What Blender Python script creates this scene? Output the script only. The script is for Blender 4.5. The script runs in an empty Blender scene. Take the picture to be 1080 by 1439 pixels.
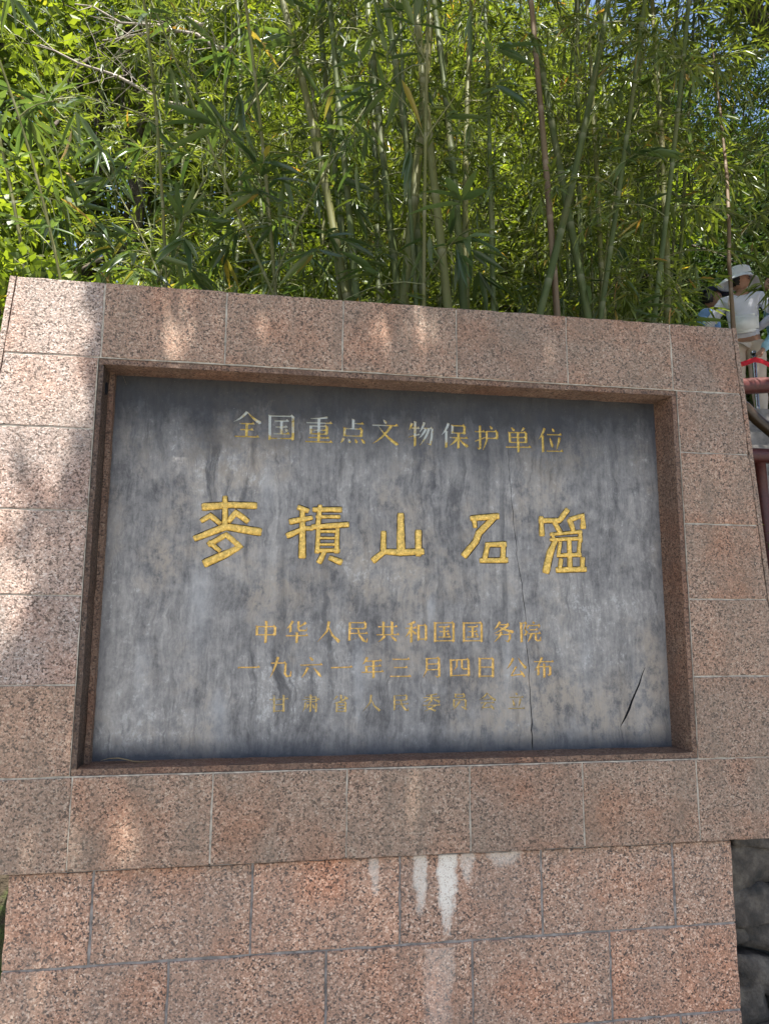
import bpy, bmesh, math, random
import numpy as np
from mathutils import Vector, Matrix, noise
from mathutils.geometry import delaunay_2d_cdt
R = math.radians
scene = bpy.context.scene
col = scene.collection
random.seed(7)

# ------------------------------------------------------------------ camera
YAW, PITCH, ROLL, FOC = -0.1485, 0.1442, 0.0055, 954.13
CAM = Vector((-0.3743, -2.0541, 1.5493))
cy, sy, cp, sp = math.cos(YAW), math.sin(YAW), math.cos(PITCH), math.sin(PITCH)
FWD = Vector((-sy * cp, cy * cp, sp))
_r0 = Vector((cy, sy, 0)); _u0 = _r0.cross(FWD)
RGT = math.cos(ROLL) * _r0 + math.sin(ROLL) * _u0
UPV = -math.sin(ROLL) * _r0 + math.cos(ROLL) * _u0
cd = bpy.data.cameras.new('camera'); cam = bpy.data.objects.new('camera', cd); col.objects.link(cam)
m = Matrix((RGT, UPV, -FWD)).transposed().to_4x4(); m.translation = CAM
cam.matrix_world = m
cd.sensor_fit = 'HORIZONTAL'; cd.sensor_width = 36; cd.lens = FOC / 1080 * 36
cd.clip_start = 0.05; cd.clip_end = 500
scene.camera = cam

def at(x, y, Y):
    """world point on the vertical plane y = Y seen at photo pixel (x, y)"""
    d = FWD * FOC + RGT * (x - 540) + UPV * (719.5 - y)
    return CAM + d * ((Y - CAM.y) / d.y)

# ------------------------------------------------------------------ light
SUN = Vector((-0.05, -0.35, 0.94)).normalized()      # direction towards the sun
EL = math.asin(SUN.z); AZ = math.atan2(SUN.x, SUN.y)
w = bpy.data.worlds.new('World'); scene.world = w; w.use_nodes = True
nt = w.node_tree; nt.nodes.clear()
sk = nt.nodes.new('ShaderNodeTexSky'); sk.sky_type = 'NISHITA'; sk.sun_disc = False
sk.sun_elevation = EL; sk.sun_rotation = AZ; sk.dust_density = 1.5; sk.air_density = 1.0
bg = nt.nodes.new('ShaderNodeBackground'); bg.inputs[1].default_value = 0.09
wo = nt.nodes.new('ShaderNodeOutputWorld')
nt.links.new(sk.outputs[0], bg.inputs[0]); nt.links.new(bg.outputs[0], wo.inputs[0])
sl = bpy.data.lights.new('sun', 'SUN'); sl.energy = 5.0; sl.angle = R(0.45); sl.color = (1, 0.97, 0.91)
so = bpy.data.objects.new('sun', sl); col.objects.link(so)
so.rotation_euler = SUN.to_track_quat('Z', 'Y').to_euler()
scene.view_settings.view_transform = 'Standard'; scene.view_settings.look = 'None'
scene.view_settings.gamma = 1; scene.view_settings.use_curve_mapping = False
scene.view_settings.exposure = 1.75
scene.cycles.max_bounces = 8; scene.cycles.transmission_bounces = 4; scene.cycles.diffuse_bounces = 5

# ------------------------------------------------------------------ helpers
def tag(o, label=None, cat=None, group=None, kind=None):
    if label: o['label'] = label
    if cat: o['category'] = cat
    if group: o['group'] = group
    if kind: o['kind'] = kind
    return o

def empty(name, loc=(0, 0, 0), label=None, cat=None, group=None):
    o = bpy.data.objects.new(name, None); col.objects.link(o); o.location = loc
    o.empty_display_size = 0.1
    return tag(o, label, cat, group)

def link(name, me, mat=None, parent=None, loc=None):
    o = bpy.data.objects.new(name, me); col.objects.link(o)
    if mat is not None and len(me.materials) == 0: me.materials.append(mat)
    if parent is not None: o.parent = parent
    if loc is not None: o.location = loc
    return o

def mesh(name, v, f, smooth=False):
    me = bpy.data.meshes.new(name); me.from_pydata([tuple(p) for p in v], [], f)
    if smooth: me.polygons.foreach_set('use_smooth', [True] * len(me.polygons))
    me.update(); return me

def from_bm(name, bm, smooth=False):
    bmesh.ops.recalc_face_normals(bm, faces=bm.faces)
    me = bpy.data.meshes.new(name); bm.to_mesh(me); bm.free()
    if smooth: me.polygons.foreach_set('use_smooth', [True] * len(me.polygons))
    return me

class N:
    """small node-tree builder"""
    def __init__(s, name):
        s.m = bpy.data.materials.new(name); s.m.use_nodes = True
        s.t = s.m.node_tree; s.t.nodes.clear()
        s.out = s.t.nodes.new('ShaderNodeOutputMaterial')
    def n(s, typ, ins=None, **kw):
        nd = s.t.nodes.new(typ)
        for k, v in kw.items(): setattr(nd, k, v)
        for k, v in (ins or {}).items(): s.set(nd, k, v)
        return nd
    def set(s, nd, k, v):
        if isinstance(v, bpy.types.NodeSocket): s.t.links.new(v, nd.inputs[k])
        else: nd.inputs[k].default_value = v
    def coord(s, which='Object', scale=(1, 1, 1), loc=(0, 0, 0)):
        c = s.n('ShaderNodeTexCoord'); mp = s.n('ShaderNodeMapping', {'Vector': c.outputs[which], 'Scale': scale, 'Location': loc})
        return mp.outputs[0]
    def noise(s, vec, scale, detail=4, rough=0.55, dist=0):
        return s.n('ShaderNodeTexNoise', {'Vector': vec, 'Scale': scale, 'Detail': detail, 'Roughness': rough, 'Distortion': dist}).outputs[0]
    def ramp(s, fac, stops, interp='LINEAR'):
        nd = s.n('ShaderNodeValToRGB', {'Fac': fac}); r = nd.color_ramp; r.interpolation = interp
        while len(r.elements) > 1: r.elements.remove(r.elements[-1])
        for i, (p, c) in enumerate(stops):
            e = r.elements[0] if i == 0 else r.elements.new(p)
            e.position = p; c = (c, c, c) if not hasattr(c, '__len__') else c; e.color = (*c, 1)
        return nd.outputs[0]
    def mix(s, fac, a, b, mode='MIX'):
        nd = s.n('ShaderNodeMix', data_type='RGBA', blend_type=mode, clamp_factor=True)
        for i, v in ((0, fac), (6, a), (7, b)):
            if isinstance(v, bpy.types.NodeSocket): s.t.links.new(v, nd.inputs[i])
            else: nd.inputs[i].default_value = v if i == 0 or len(v) == 4 else (*v, 1)
        return nd.outputs[2]
    def math(s, op, a, b=0.0, clamp=False):
        nd = s.n('ShaderNodeMath', operation=op, use_clamp=clamp); s.set(nd, 0, a); s.set(nd, 1, b); return nd.outputs[0]
    def sep(s, v):
        return s.n('ShaderNodeSeparateXYZ', {'Vector': v}).outputs
    def bump(s, h, strength, dist=0.01, normal=None):
        i = {'Height': h, 'Strength': strength, 'Distance': dist}
        if normal: i['Normal'] = normal
        return s.n('ShaderNodeBump', i).outputs[0]
    def pbr(s, color, rough=0.7, normal=None, spec=0.4, metal=0.0, **kw):
        i = {'Base Color': color if isinstance(color, bpy.types.NodeSocket) else (*color, 1), 'Roughness': rough, 'Specular IOR Level': spec, 'Metallic': metal}
        if normal: i['Normal'] = normal
        i.update(kw); return s.n('ShaderNodeBsdfPrincipled', i).outputs[0]
    def done(s, sh):
        s.t.links.new(sh, s.out.inputs[0]); return s.m

def flat(name, c, rough=0.6, spec=0.4, metal=0.0, nscale=30, amt=0.25, bump=0.15):
    b = N(name); v = b.coord(); n = b.noise(v, nscale, 5)
    c2 = tuple(x * (1 - amt) for x in c); c3 = tuple(min(1, x * (1 + amt)) for x in c)
    return b.done(b.pbr(b.ramp(n, [(0.3, c2), (0.7, c3)]), rough, b.bump(n, bump, 0.005), spec, metal))

# ------------------------------------------------------------------ materials: stone
def granite(name, pink, pale, dark, grime, grime_amt, rough_amt=0.5, white=0.0):
    b = N(name); g = b.n('ShaderNodeNewGeometry').outputs['Position']
    oi = b.n('ShaderNodeObjectInfo').outputs['Random']
    off = b.n('ShaderNodeCombineXYZ', {'X': b.math('MULTIPLY', oi, 37.0), 'Y': b.math('MULTIPLY', oi, 11.0), 'Z': b.math('MULTIPLY', oi, 23.0)}).outputs[0]
    p = b.n('ShaderNodeVectorMath', {0: g, 1: off}, operation='ADD').outputs[0]
    wob = b.n('ShaderNodeTexNoise', {'Vector': p, 'Scale': 230.0, 'Detail': 2.0}).outputs[1]
    pw = b.n('ShaderNodeVectorMath', {0: p, 1: b.n('ShaderNodeVectorMath', {0: wob, 'Scale': 0.0045}, operation='SCALE').outputs[0]}, operation='ADD').outputs[0]
    v1 = b.n('ShaderNodeTexVoronoi', {'Vector': pw, 'Scale': 215.0, 'Randomness': 1.0}, feature='F1').outputs[1]
    v2 = b.n('ShaderNodeTexVoronoi', {'Vector': pw, 'Scale': 430.0}, feature='F1').outputs[1]
    s1 = b.sep(v1); s2 = b.sep(v2)
    big = b.noise(p, 7.0, 4)
    cluster = b.noise(p, 90.0, 3)
    k = b.math('ADD', b.math('MULTIPLY', s1[0], 0.62), b.math('MULTIPLY', cluster, 0.42))
    base = b.ramp(k, [(0.0, dark), (0.27, dark), (0.34, tuple(x * 0.62 for x in pink)), (0.5, pink), (0.68, tuple(x * 1.12 for x in pink)), (0.82, pale), (1, pale)])
    fine = b.ramp(s2[1], [(0.0, 0.42), (0.18, 0.5), (0.32, 0.95), (0.75, 1.05), (1.0, 1.3)])
    c = b.mix(0.75, base, fine, 'MULTIPLY')
    # tile to tile tone and broad weathering
    tone = b.ramp(oi, [(0, (0.82, 0.80, 0.80)), (0.5, (1.0, 0.98, 0.95)), (1, (1.12, 1.0, 0.92))])
    c = b.mix(0.8, c, tone, 'MULTIPLY')
    vs = b.n('ShaderNodeMapping', {'Vector': g, 'Scale': (9, 9, 1.3)}).outputs[0]
    streak = b.noise(vs, 1.6, 5, 0.6)
    gm = b.math('MULTIPLY', b.ramp(b.math('ADD', b.math('MULTIPLY', streak, 0.6), b.math('MULTIPLY', big, 0.4)), [(0.35, 0), (0.68, 1)]), grime_amt)
    c = b.mix(gm, c, grime)
    rust = b.math('MULTIPLY', b.ramp(b.noise(p, 4.5, 3), [(0.5, 0), (0.72, 1)]), 0.45)
    c = b.mix(rust, c, (1.15, 0.72, 0.5), 'MULTIPLY')
    if white:
        X, Y, Z = b.sep(g)
        st = b.n('ShaderNodeMapping', {'Vector': g, 'Scale': (26, 1, 3.2)}).outputs[0]
        n1 = b.noise(st, 1.0, 6, 0.68)
        wx = b.math('ADD', X, b.math('MULTIPLY', b.math('SUBTRACT', b.noise(b.n('ShaderNodeMapping', {'Vector': g, 'Scale': (6, 1, 9)}).outputs[0], 1.0, 5, 0.7), 0.5), 0.075))
        crust = b.noise(b.n('ShaderNodeMapping', {'Vector': g, 'Scale': (60, 1, 22)}).outputs[0], 1.0, 6, 0.75)
        for x0, wd, zt, ln, am in ((0.130, 0.034, 0.84, 0.24, 1.0), (0.045, 0.022, 0.84, 0.19, 0.7), (-0.085, 0.016, 0.84, 0.12, 0.45), (0.30, 0.06, 0.845, 0.06, 0.5), (0.19, 0.02, 0.84, 0.10, 0.5), (0.10, 0.05, 0.56, 0.30, 0.22)):
            dx = b.math('DIVIDE', b.math('ABSOLUTE', b.math('SUBTRACT', wx, x0)), wd)
            dz = b.math('DIVIDE', b.math('SUBTRACT', zt, Z), ln)
            msk = b.math('MULTIPLY', b.math('SUBTRACT', 1.3, dx, True), b.math('SUBTRACT', 1.25, dz, True))
            msk = b.math('MULTIPLY', b.math('GREATER_THAN', zt + 0.02, Z), msk)
            msk = b.ramp(b.math('MULTIPLY', msk, b.math('ADD', b.math('MULTIPLY', n1, 0.7), b.math('MULTIPLY', crust, 1.1))), [(0.27, 0), (0.40, am * .55), (0.62, am)])
            msk = b.math('MULTIPLY', msk, b.ramp(s2[0], [(0.05, 0.3), (0.3, 1)]))
            c = b.mix(msk, c, (0.62, 0.57, 0.50))
    h = b.math('ADD', b.math('MULTIPLY', b.noise(p, 110.0, 6, 0.7), 1.0), b.math('MULTIPLY', s1[2], 0.25))
    nrm = b.bump(h, rough_amt, 0.006 if rough_amt < 1 or white else 0.011)
    return b.done(b.pbr(c, b.ramp(s1[1], [(0, 0.5), (1, 0.8)]), nrm, 0.35))

PINK = (0.39, 0.235, 0.16); PALE = (0.62, 0.50, 0.42); DARK = (0.055, 0.04, 0.036)
M_frame = granite('weathered_pink_granite', (0.355, 0.232, 0.165), (0.50, 0.39, 0.30), (0.07, 0.047, 0.035), (0.17, 0.132, 0.098), 0.7, 0.85)
M_left = granite('sunlit_rough_pink_granite', (0.49, 0.37, 0.31), (0.68, 0.60, 0.54), (0.10, 0.07, 0.055), (0.25, 0.20, 0.16), 0.5, 1.0)  # paler copy for the left tiles, sunlight put into the colour
M_block = granite('polished_red_granite', PINK, (0.66, 0.50, 0.39), DARK, (0.19, 0.145, 0.115), 0.6, 0.4, 1.0)
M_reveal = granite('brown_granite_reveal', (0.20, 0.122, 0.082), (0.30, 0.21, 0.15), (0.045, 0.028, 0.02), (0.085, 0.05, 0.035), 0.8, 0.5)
M_jamb = granite('dark_brown_jamb', (0.10, 0.065, 0.045), (0.15, 0.11, 0.085), (0.03, 0.02, 0.016), (0.028, 0.02, 0.016), 0.9, 0.5)  # darker than the other reveals, for the left jamb alone
M_mortar = flat('pale_mortar', (0.34, 0.30, 0.245), 0.9, 0.2, nscale=45, amt=0.4, bump=0.5)
M_mortar2 = flat('grey_mortar', (0.20, 0.18, 0.165), 0.9, 0.2, nscale=35, amt=0.5, bump=0.5)

def plaque_mat():
    b = N('weathered_slate'); g = b.n('ShaderNodeNewGeometry').outputs['Position']
    X, Y, Z = b.sep(g)
    mp = lambda s: b.n('ShaderNodeMapping', {'Vector': g, 'Scale': s}).outputs[0]
    warp = b.n('ShaderNodeTexNoise', {'Vector': g, 'Scale': 3.0, 'Detail': 5.0, 'Roughness': 0.6}).outputs[1]
    gw = b.n('ShaderNodeVectorMath', {0: g, 1: b.n('ShaderNodeVectorMath', {0: warp, 'Scale': 0.16}, operation='SCALE').outputs[0]}, operation='ADD').outputs[0]
    mw = lambda s: b.n('ShaderNodeMapping', {'Vector': gw, 'Scale': s}).outputs[0]
    drip = b.noise(mw((7, 1, 1.0)), 1.6, 8, 0.68)
    drip2 = b.noise(mp((46, 1, 3.0)), 1.5, 6, 0.7)
    blot = b.noise(mp((1, 1, 1)), 3.4, 9, 0.66, 0.4)
    mot = b.noise(mp((1, 1, 0.8)), 22, 6, 0.72)
    spk = b.noise(mp((1, 1, 1)), 110, 5, 0.75)
    grit = b.noise(mp((1, 1, 0.6)), 260, 3, 0.7)
    hair = b.noise(mw((150, 1, 5)), 1.0, 5, 0.7); chip = b.noise(mp((1, 1, 0.7)), 55, 7, 0.8)
    k = b.math('ADD', b.math('ADD', b.math('MULTIPLY', drip, 0.22), b.math('ADD', b.math('MULTIPLY', drip2, 0.10), b.math('MULTIPLY', hair, 0.12))), b.math('ADD', b.math('MULTIPLY', blot, 0.24), b.math('ADD', b.math('MULTIPLY', chip, 0.20), b.math('MULTIPLY', mot, 0.18))))
    c = b.ramp(k, [(0.42, (0.050, 0.047, 0.047)), (0.48, (0.118, 0.111, 0.108)), (0.53, (0.205, 0.193, 0.182)), (0.58, (0.30, 0.28, 0.258)), (0.66, (0.42, 0.395, 0.36))])
    # tan lichen blotches, thicker over the left and lower half
    t = b.math('MULTIPLY', b.ramp(b.noise(mp((1.1, 1, 0.9)), 2.3, 8, 0.7), [(0.47, 0), (0.60, 0.75)]), b.ramp(b.math('ADD', b.math('MULTIPLY', chip, .5), b.math('MULTIPLY', mot, .5)), [(0.43, 0.0), (0.53, 1)]))
    c = b.mix(t, c, (0.31, 0.26, 0.205))
    c = b.mix(b.ramp(b.math('ADD', b.math('MULTIPLY', chip, .6), b.math('MULTIPLY', blot, .4)), [(0.56, 0), (0.60, 0.55)]), c, (0.42, 0.41, 0.39))
    c = b.mix(b.ramp(hair, [(0.60, 0), (0.70, 0.5)]), c, (0.055, 0.055, 0.06))
    # black under the top edge, ragged drips below it
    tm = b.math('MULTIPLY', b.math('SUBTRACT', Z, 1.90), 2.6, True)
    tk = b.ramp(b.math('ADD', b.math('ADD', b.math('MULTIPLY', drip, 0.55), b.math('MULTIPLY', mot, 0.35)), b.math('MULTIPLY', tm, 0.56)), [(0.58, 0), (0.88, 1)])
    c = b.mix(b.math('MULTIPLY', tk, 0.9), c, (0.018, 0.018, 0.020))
    d3 = b.noise(mw((16, 1, 1.2)), 1.5, 6, 0.66)
    c = b.mix(b.math('MULTIPLY', b.ramp(d3, [(0.53, 0), (0.66, 1)]), b.ramp(blot, [(0.4, 0.2), (0.6, 0.75)])), c, (0.032, 0.031, 0.034))
    # runs from a few single points: x, z top, half width, length, strength, white or black
    for x0, zt, wd, ln, am, wh in ((0.06, 2.28, .028, .42, .7, 0), (0.28, 2.27, .05, .5, .6, 0), (0.345, 2.20, .012, 1.0, .7, 0), (-0.63, 2.28, .07, .30, .6, 0), (0.55, 2.28, .10, .22, .6, 0), (-0.37, 1.95, .02, .8, .5, 0),
        (0.10, 1.62, .018, .14, .7, 1), (-0.13, 1.50, .03, .34, .5, 1), (-0.62, 1.75, .05, .40, .5, 1), (-0.55, 1.33, .035, .20, .7, 1), (0.35, 1.50, .02, .32, .4, 1), (-0.43, 2.05, .03, .25, .4, 1), (0.80, 1.45, .05, .35, .35, 1), (0.62, 1.55, .03, .4, .3, 1), (-0.78, 1.5, .03, .3, .4, 1)):
        dx = b.math('DIVIDE', b.math('ABSOLUTE', b.math('SUBTRACT', b.math('ADD', X, b.math('MULTIPLY', b.math('SUBTRACT', drip2, 0.5), 0.05)), x0)), wd)
        dz = b.math('DIVIDE', b.math('SUBTRACT', zt, Z), ln)
        m_ = b.math('MULTIPLY', b.math('SUBTRACT', 1.2, dx, True), b.math('MULTIPLY', b.math('SUBTRACT', 1.1, dz, True), b.math('MULTIPLY', dz, 2.5, True)))
        m_ = b.math('MULTIPLY', b.ramp(b.math('MULTIPLY', m_, b.math('ADD', mot, 0.35)), [(0.1, 0), (0.75, 1)]), am)
        c = b.mix(m_, c, (0.36, 0.36, 0.36) if wh else (0.022, 0.022, 0.026))
    # dark foot and dark side edges
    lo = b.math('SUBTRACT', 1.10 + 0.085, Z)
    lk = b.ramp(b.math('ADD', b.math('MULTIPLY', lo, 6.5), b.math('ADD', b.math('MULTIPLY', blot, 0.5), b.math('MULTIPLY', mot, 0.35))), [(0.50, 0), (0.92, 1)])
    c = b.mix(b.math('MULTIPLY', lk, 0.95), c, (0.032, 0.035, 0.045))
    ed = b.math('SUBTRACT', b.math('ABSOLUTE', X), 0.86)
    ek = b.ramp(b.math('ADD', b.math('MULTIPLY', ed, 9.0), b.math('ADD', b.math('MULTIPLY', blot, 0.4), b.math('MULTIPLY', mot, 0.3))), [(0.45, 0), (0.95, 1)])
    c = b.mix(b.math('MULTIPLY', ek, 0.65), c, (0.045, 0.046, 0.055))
    c = b.mix(b.ramp(grit, [(0.66, 0), (0.76, 0.5)]), c, (0.42, 0.40, 0.37))
    c = b.mix(b.ramp(b.noise(g, 30, 8, .8), [(0.30, 0.6), (0.36, 0)]), c, (0.03, 0.03, 0.03))
    nrm = b.bump(chip, 0.5, 0.004)
    nrm = b.bump(blot, 0.3, 0.01, nrm)
    return b.done(b.pbr(c, b.ramp(mot, [(0.3, 0.45), (0.7, 0.75)]), nrm, 0.35))
M_plaque = plaque_mat()
M_hollow = flat('black_hollow', (0.012, 0.012, 0.014), 0.9, 0.1)  # black for cracks, bolt hole and title recesses

def gold(name, keep, base=(0.60, 0.345, 0.055), bare=(0.36, 0.36, 0.33), grad=None):
    b = N(name); g = b.n('ShaderNodeNewGeometry').outputs['Position']; X, Y, Z = b.sep(g)
    n = b.noise(g, 95, 6, 0.7); n2 = b.noise(g, 14, 3)
    c = b.ramp(n, [(0.3, tuple(x * 0.35 for x in base)), (0.42, tuple(x * 0.8 for x in base)), (0.52, base), (0.66, tuple(min(1, x * 1.45 + .04) for x in base))])
    f = b.math('ADD', b.math('MULTIPLY', n, 0.35), b.math('MULTIPLY', n2, 0.65))
    if grad is not None:                     # paint left only in the lower part of the strokes
        f = b.math('ADD', f, b.math('MULTIPLY', b.math('SUBTRACT', Z, grad), 2.4))
        f = b.math('SUBTRACT', f, b.math('MULTIPLY', X, 0.10))
    c = b.mix(b.ramp(f, [(keep, 0), (keep + 0.07, 1)]), c, bare)
    c = b.mix(b.ramp(b.noise(g, 240, 3), [(0.62, 0), (0.72, 0.7)]), c, (0.10, 0.07, 0.05))
    return b.done(b.pbr(c, 0.42, b.bump(n, 0.5, 0.004), 0.5, 0.25))
M_gold = gold('gold_paint', 0.68, (0.66, 0.42, 0.09), (0.30, 0.22, 0.12))
M_gold_row = gold('worn_gold_paint', 0.62, (0.66, 0.42, 0.11), (0.40, 0.36, 0.27))
M_gold_last = gold('faded_gold_paint', 0.56, (0.52, 0.37, 0.13), (0.30, 0.28, 0.22))
M_silver = gold('flaked_gold_paint', 0.47, (0.50, 0.34, 0.07), (0.42, 0.42, 0.37), 2.150)

# ------------------------------------------------------------------ setting: terrain, paving
def ground_z(x, y):
    if y < 0.45: return 0.0
    return 0.0
def hill(x, y):
    if y < 0.40: return -0.02
    s = min(1.0, (y - 0.40) / 0.35)
    z = s * 1.0 + max(0, y - 0.75) * 0.60
    z += 0.12 * noise.noise(Vector((x * 0.6, y * 0.6, 0))) * s
    if x > 1.9 and y > 0.75:                     # levelled stair and landing side
        k = min(1.0, (x - 1.9) / 0.4)
        zz = min(z, 3.16); lo = 0.72 + max(0, y - 1.0) * 0.52
        z = z * (1 - k) + min(zz, lo) * k if y < 9.5 else z
    if x < -1.6:                                 # falls away on the left
        z -= min(1.0, (-1.6 - x) / 2.5) * min(1.1, 0.8 * s)
    if z > 14: z = 14 + (z - 14) * 0.2
    return z
xs = np.concatenate([np.linspace(-70, -9, 14)[:-1], np.linspace(-9, 12, 70), np.linspace(12, 70, 14)[1:]])
ys = np.concatenate([[-70, -30, -10, -3, 0.3], np.linspace(0.41, 14, 60), np.linspace(14, 90, 14)[1:]])
vv = [(x, y, hill(x, y)) for y in ys for x in xs]; nx = len(xs)
ff = [(j * nx + i, j * nx + i + 1, (j + 1) * nx + i + 1, (j + 1) * nx + i) for j in range(len(ys) - 1) for i in range(nx - 1)]
b = N('leaf_litter_soil'); v = b.coord(); n = b.noise(v, 6, 8, 0.7); n2 = b.noise(v, 60, 4)
M_soil = b.done(b.pbr(b.mix(b.ramp(n, [(0.45, 0), (0.6, 1)]), (0.05, 0.038, 0.025), (0.06, 0.085, 0.022)), 0.95, b.bump(n2, 0.8, 0.03), 0.2))
tag(link('hillside', mesh('hillside', vv, ff, True), M_soil), kind='structure')
b = N('plaza_paving'); v = b.coord(); br = b.n('ShaderNodeTexBrick', {'Vector': v, 'Scale': 1.0, 'Brick Width': 0.6, 'Row Height': 0.3, 'Mortar Size': 0.004, 'Color1': (0.30, 0.285, 0.26, 1), 'Color2': (0.25, 0.24, 0.22, 1), 'Mortar': (0.1, 0.1, 0.09, 1)})
M_pave = b.done(b.pbr(b.mix(0.5, br.outputs[0], b.ramp(b.noise(v, 5, 6), [(0.3, 0.5), (0.7, 1)]), 'MULTIPLY'), 0.8))
tag(link('plaza', mesh('plaza', [(-14, -16, 0.004), (12, -16, 0.004), (12, 0.36, 0.004), (-14, 0.36, 0.004)], [(0, 1, 2, 3)]), M_pave), kind='structure')

# ------------------------------------------------------------------ the stone monument
Z0 = 1.10
mon = empty('stone_monument', (0, 0.2, 0), 'pink granite monument wall with recessed dark slate inscription in gold characters', 'monument')
INV = Matrix.Translation((0, -0.2, 0))
def mlink(name, me, mat, parent=None):
    """link a child given in world coordinates"""
    o = link(name, me, mat, parent or mon)
    if parent is None: o.matrix_parent_inverse = INV
    return o

def jitter_edge(p, q, step, amp, rnd):
    L = (Vector(q) - Vector(p)).length; n = max(1, int(L / step)); out = []
    nx_, nz_ = -(q[1] - p[1]) / L, (q[0] - p[0]) / L
    for i in range(n):
        t = i / n; a = rnd.uniform(-amp, amp) if i else 0
        out.append((p[0] + (q[0] - p[0]) * t + nx_ * a, p[1] + (q[1] - p[1]) * t + nz_ * a))
    return out
def slab(poly, yf, depth, rnd, bev=0.0028, amp=0.0017, step=0.035):
    """a stone of outline poly (x, z; counter-clockwise seen from the front), worn edges"""
    cx = sum(p[0] for p in poly) / len(poly); cz = sum(p[1] for p in poly) / len(poly)
    rim = []
    for i, p in enumerate(poly): rim += jitter_edge(p, poly[(i + 1) % len(poly)], step, amp, rnd)
    n = len(rim); v = []
    def ring(inset, y):
        for (x, z) in rim:
            dx = x - cx; dz = z - cz
            v.append((x - math.copysign(min(inset, abs(dx)), dx) - cx, y, z - math.copysign(min(inset, abs(dz)), dz) - cz))
    tl = rnd.uniform(-0.0008, 0.0008)
    ring(bev, yf + tl); ring(bev * 0.25, yf + tl + bev * 0.6); ring(0, yf + bev * 1.6); ring(0, yf + depth)
    f = [tuple(range(n))]
    for r in range(3):
        for i in range(n):
            j = (i + 1) % n; f.append((r * n + i, (r + 1) * n + i, (r + 1) * n + j, r * n + j))
    f.append(tuple(range(4 * n - 1, 3 * n - 1, -1)))
    me = mesh('stone', v, f)
    return me, (cx, 0, cz)
rt = random.Random(3)
G = 0.0018     # half joint
def tile(name, poly, yf, mat, depth=0.045, label=None, g=G):
    cx = sum(p[0] for p in poly) / 4; cz = sum(p[1] for p in poly) / 4
    q = [(x - math.copysign(g, x - cx), z - math.copysign(g, z - cz)) for x, z in poly]
    me, c = slab(q, yf, depth, rt)
    me.materials.append(mat)
    o = link(name, me, None, mon); o.matrix_parent_inverse = INV; o.location = c
    if label: o['label'] = label
    return o
ZT, ZI, ZB, ZL = Z0 + 1.437, Z0 + 1.197, Z0 - 0.008, Z0 - 0.256
def xl(z): return -1.186 - 0.072 * (ZT - z)
def xr(z): return 1.160 + 0.064 * (ZT - z)
tops = [xl(ZT), -0.931, -0.567, -0.204, 0.168, 0.547, 0.924, xr(ZT)]
for i in range(7):
    a, c = tops[i], tops[i + 1]; al, cl = (xl(ZI) if i == 0 else a), (xr(ZI) if i == 6 else c)
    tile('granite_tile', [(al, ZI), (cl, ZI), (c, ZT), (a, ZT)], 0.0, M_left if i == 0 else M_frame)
bots = [xl(ZB), -0.929, -0.552, -0.172, 0.195, 0.550, 0.928, xr(ZB)]
for i in range(7):
    a, c = bots[i], bots[i + 1]; al, cl = (xl(ZL) if i == 0 else a), (xr(ZL) if i == 6 else c)
    tile('granite_tile', [(al, ZL), (cl, ZL), (c, ZB), (a, ZB)], 0.0, M_frame)
rows = [ZI, Z0 + 0.976, Z0 + 0.731, Z0 + 0.487, Z0 + 0.238, ZB]
rowr = [ZI, Z0 + 0.982, Z0 + 0.740, Z0 + 0.492, Z0 + 0.245, ZB]
for i in range(5):
    t, u = rows[i], rows[i + 1]
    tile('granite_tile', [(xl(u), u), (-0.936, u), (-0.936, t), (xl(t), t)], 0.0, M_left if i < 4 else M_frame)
    t, u = rowr[i], rowr[i + 1]
    tile('granite_tile', [(0.936, u), (xr(u), u), (xr(t), t), (0.936, t)], 0.0, M_frame)
# lower courses, set back 30 mm
LY = 0.030
X0, X1 = -1.086, 1.052
jA = [-0.864, -0.435, -0.011, 0.422, 0.849]; jB = [-0.654, -0.222, 0.205, 0.631]
z = ZL + 0.0; k = 0
courses = [Z0 - 0.262, Z0 - 0.506, Z0 - 0.754, Z0 - 1.0, 0.0]
for k in range(4):
    t, u = courses[k], max(courses[k + 1], 0.01)
    js = [X0] + (jA if k % 2 == 0 else jB) + [X1]
    for i in range(len(js) - 1):
        tile('granite_block', [(js[i], u), (js[i + 1], u), (js[i + 1], t), (js[i], t)], LY, M_block, g=0.0030)

def prism(poly, y0, y1):
    n = len(poly); v = [(x, y0, z) for x, z in poly] + [(x, y1, z) for x, z in poly]
    f = [tuple(range(n)), tuple(range(2 * n - 1, n - 1, -1))] + [(i, i + n, (i + 1) % n + n, (i + 1) % n) for i in range(n)]
    return mesh('prism', v, f)
# mortar beds behind the tiles: four strips round the opening, one core below
e = 0.006
for poly in ([(xl(ZI) + e, ZI - 0.0008), (xr(ZI) - e, ZI - 0.0008), (xr(ZT) - e, ZT - e), (xl(ZT) + e, ZT - e)],
             [(xl(ZL) + e, ZL + e), (xr(ZL) - e, ZL + e), (xr(ZB) - e, ZB + 0.0008), (xl(ZB) + e, ZB + 0.0008)],
             [(xl(ZB) + e, ZB + 0.001), (-0.9365, ZB + 0.001), (-0.9365, ZI - 0.001), (xl(ZI) + e, ZI - 0.001)],
             [(0.9365, ZB + 0.001), (xr(ZB) - e, ZB + 0.001), (xr(ZI) - e, ZI - 0.001), (0.9365, ZI - 0.001)]):
    mlink('mortar_bed', prism(poly, 0.0028, 0.12), M_mortar)
mlink('mortar_bed', prism([(X0 + e, 0.0), (X1 - e, 0.0), (X1 - e, ZL - 0.007), (X0 + e, ZL - 0.007)], LY + 0.0035, 0.40), M_mortar2)
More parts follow.
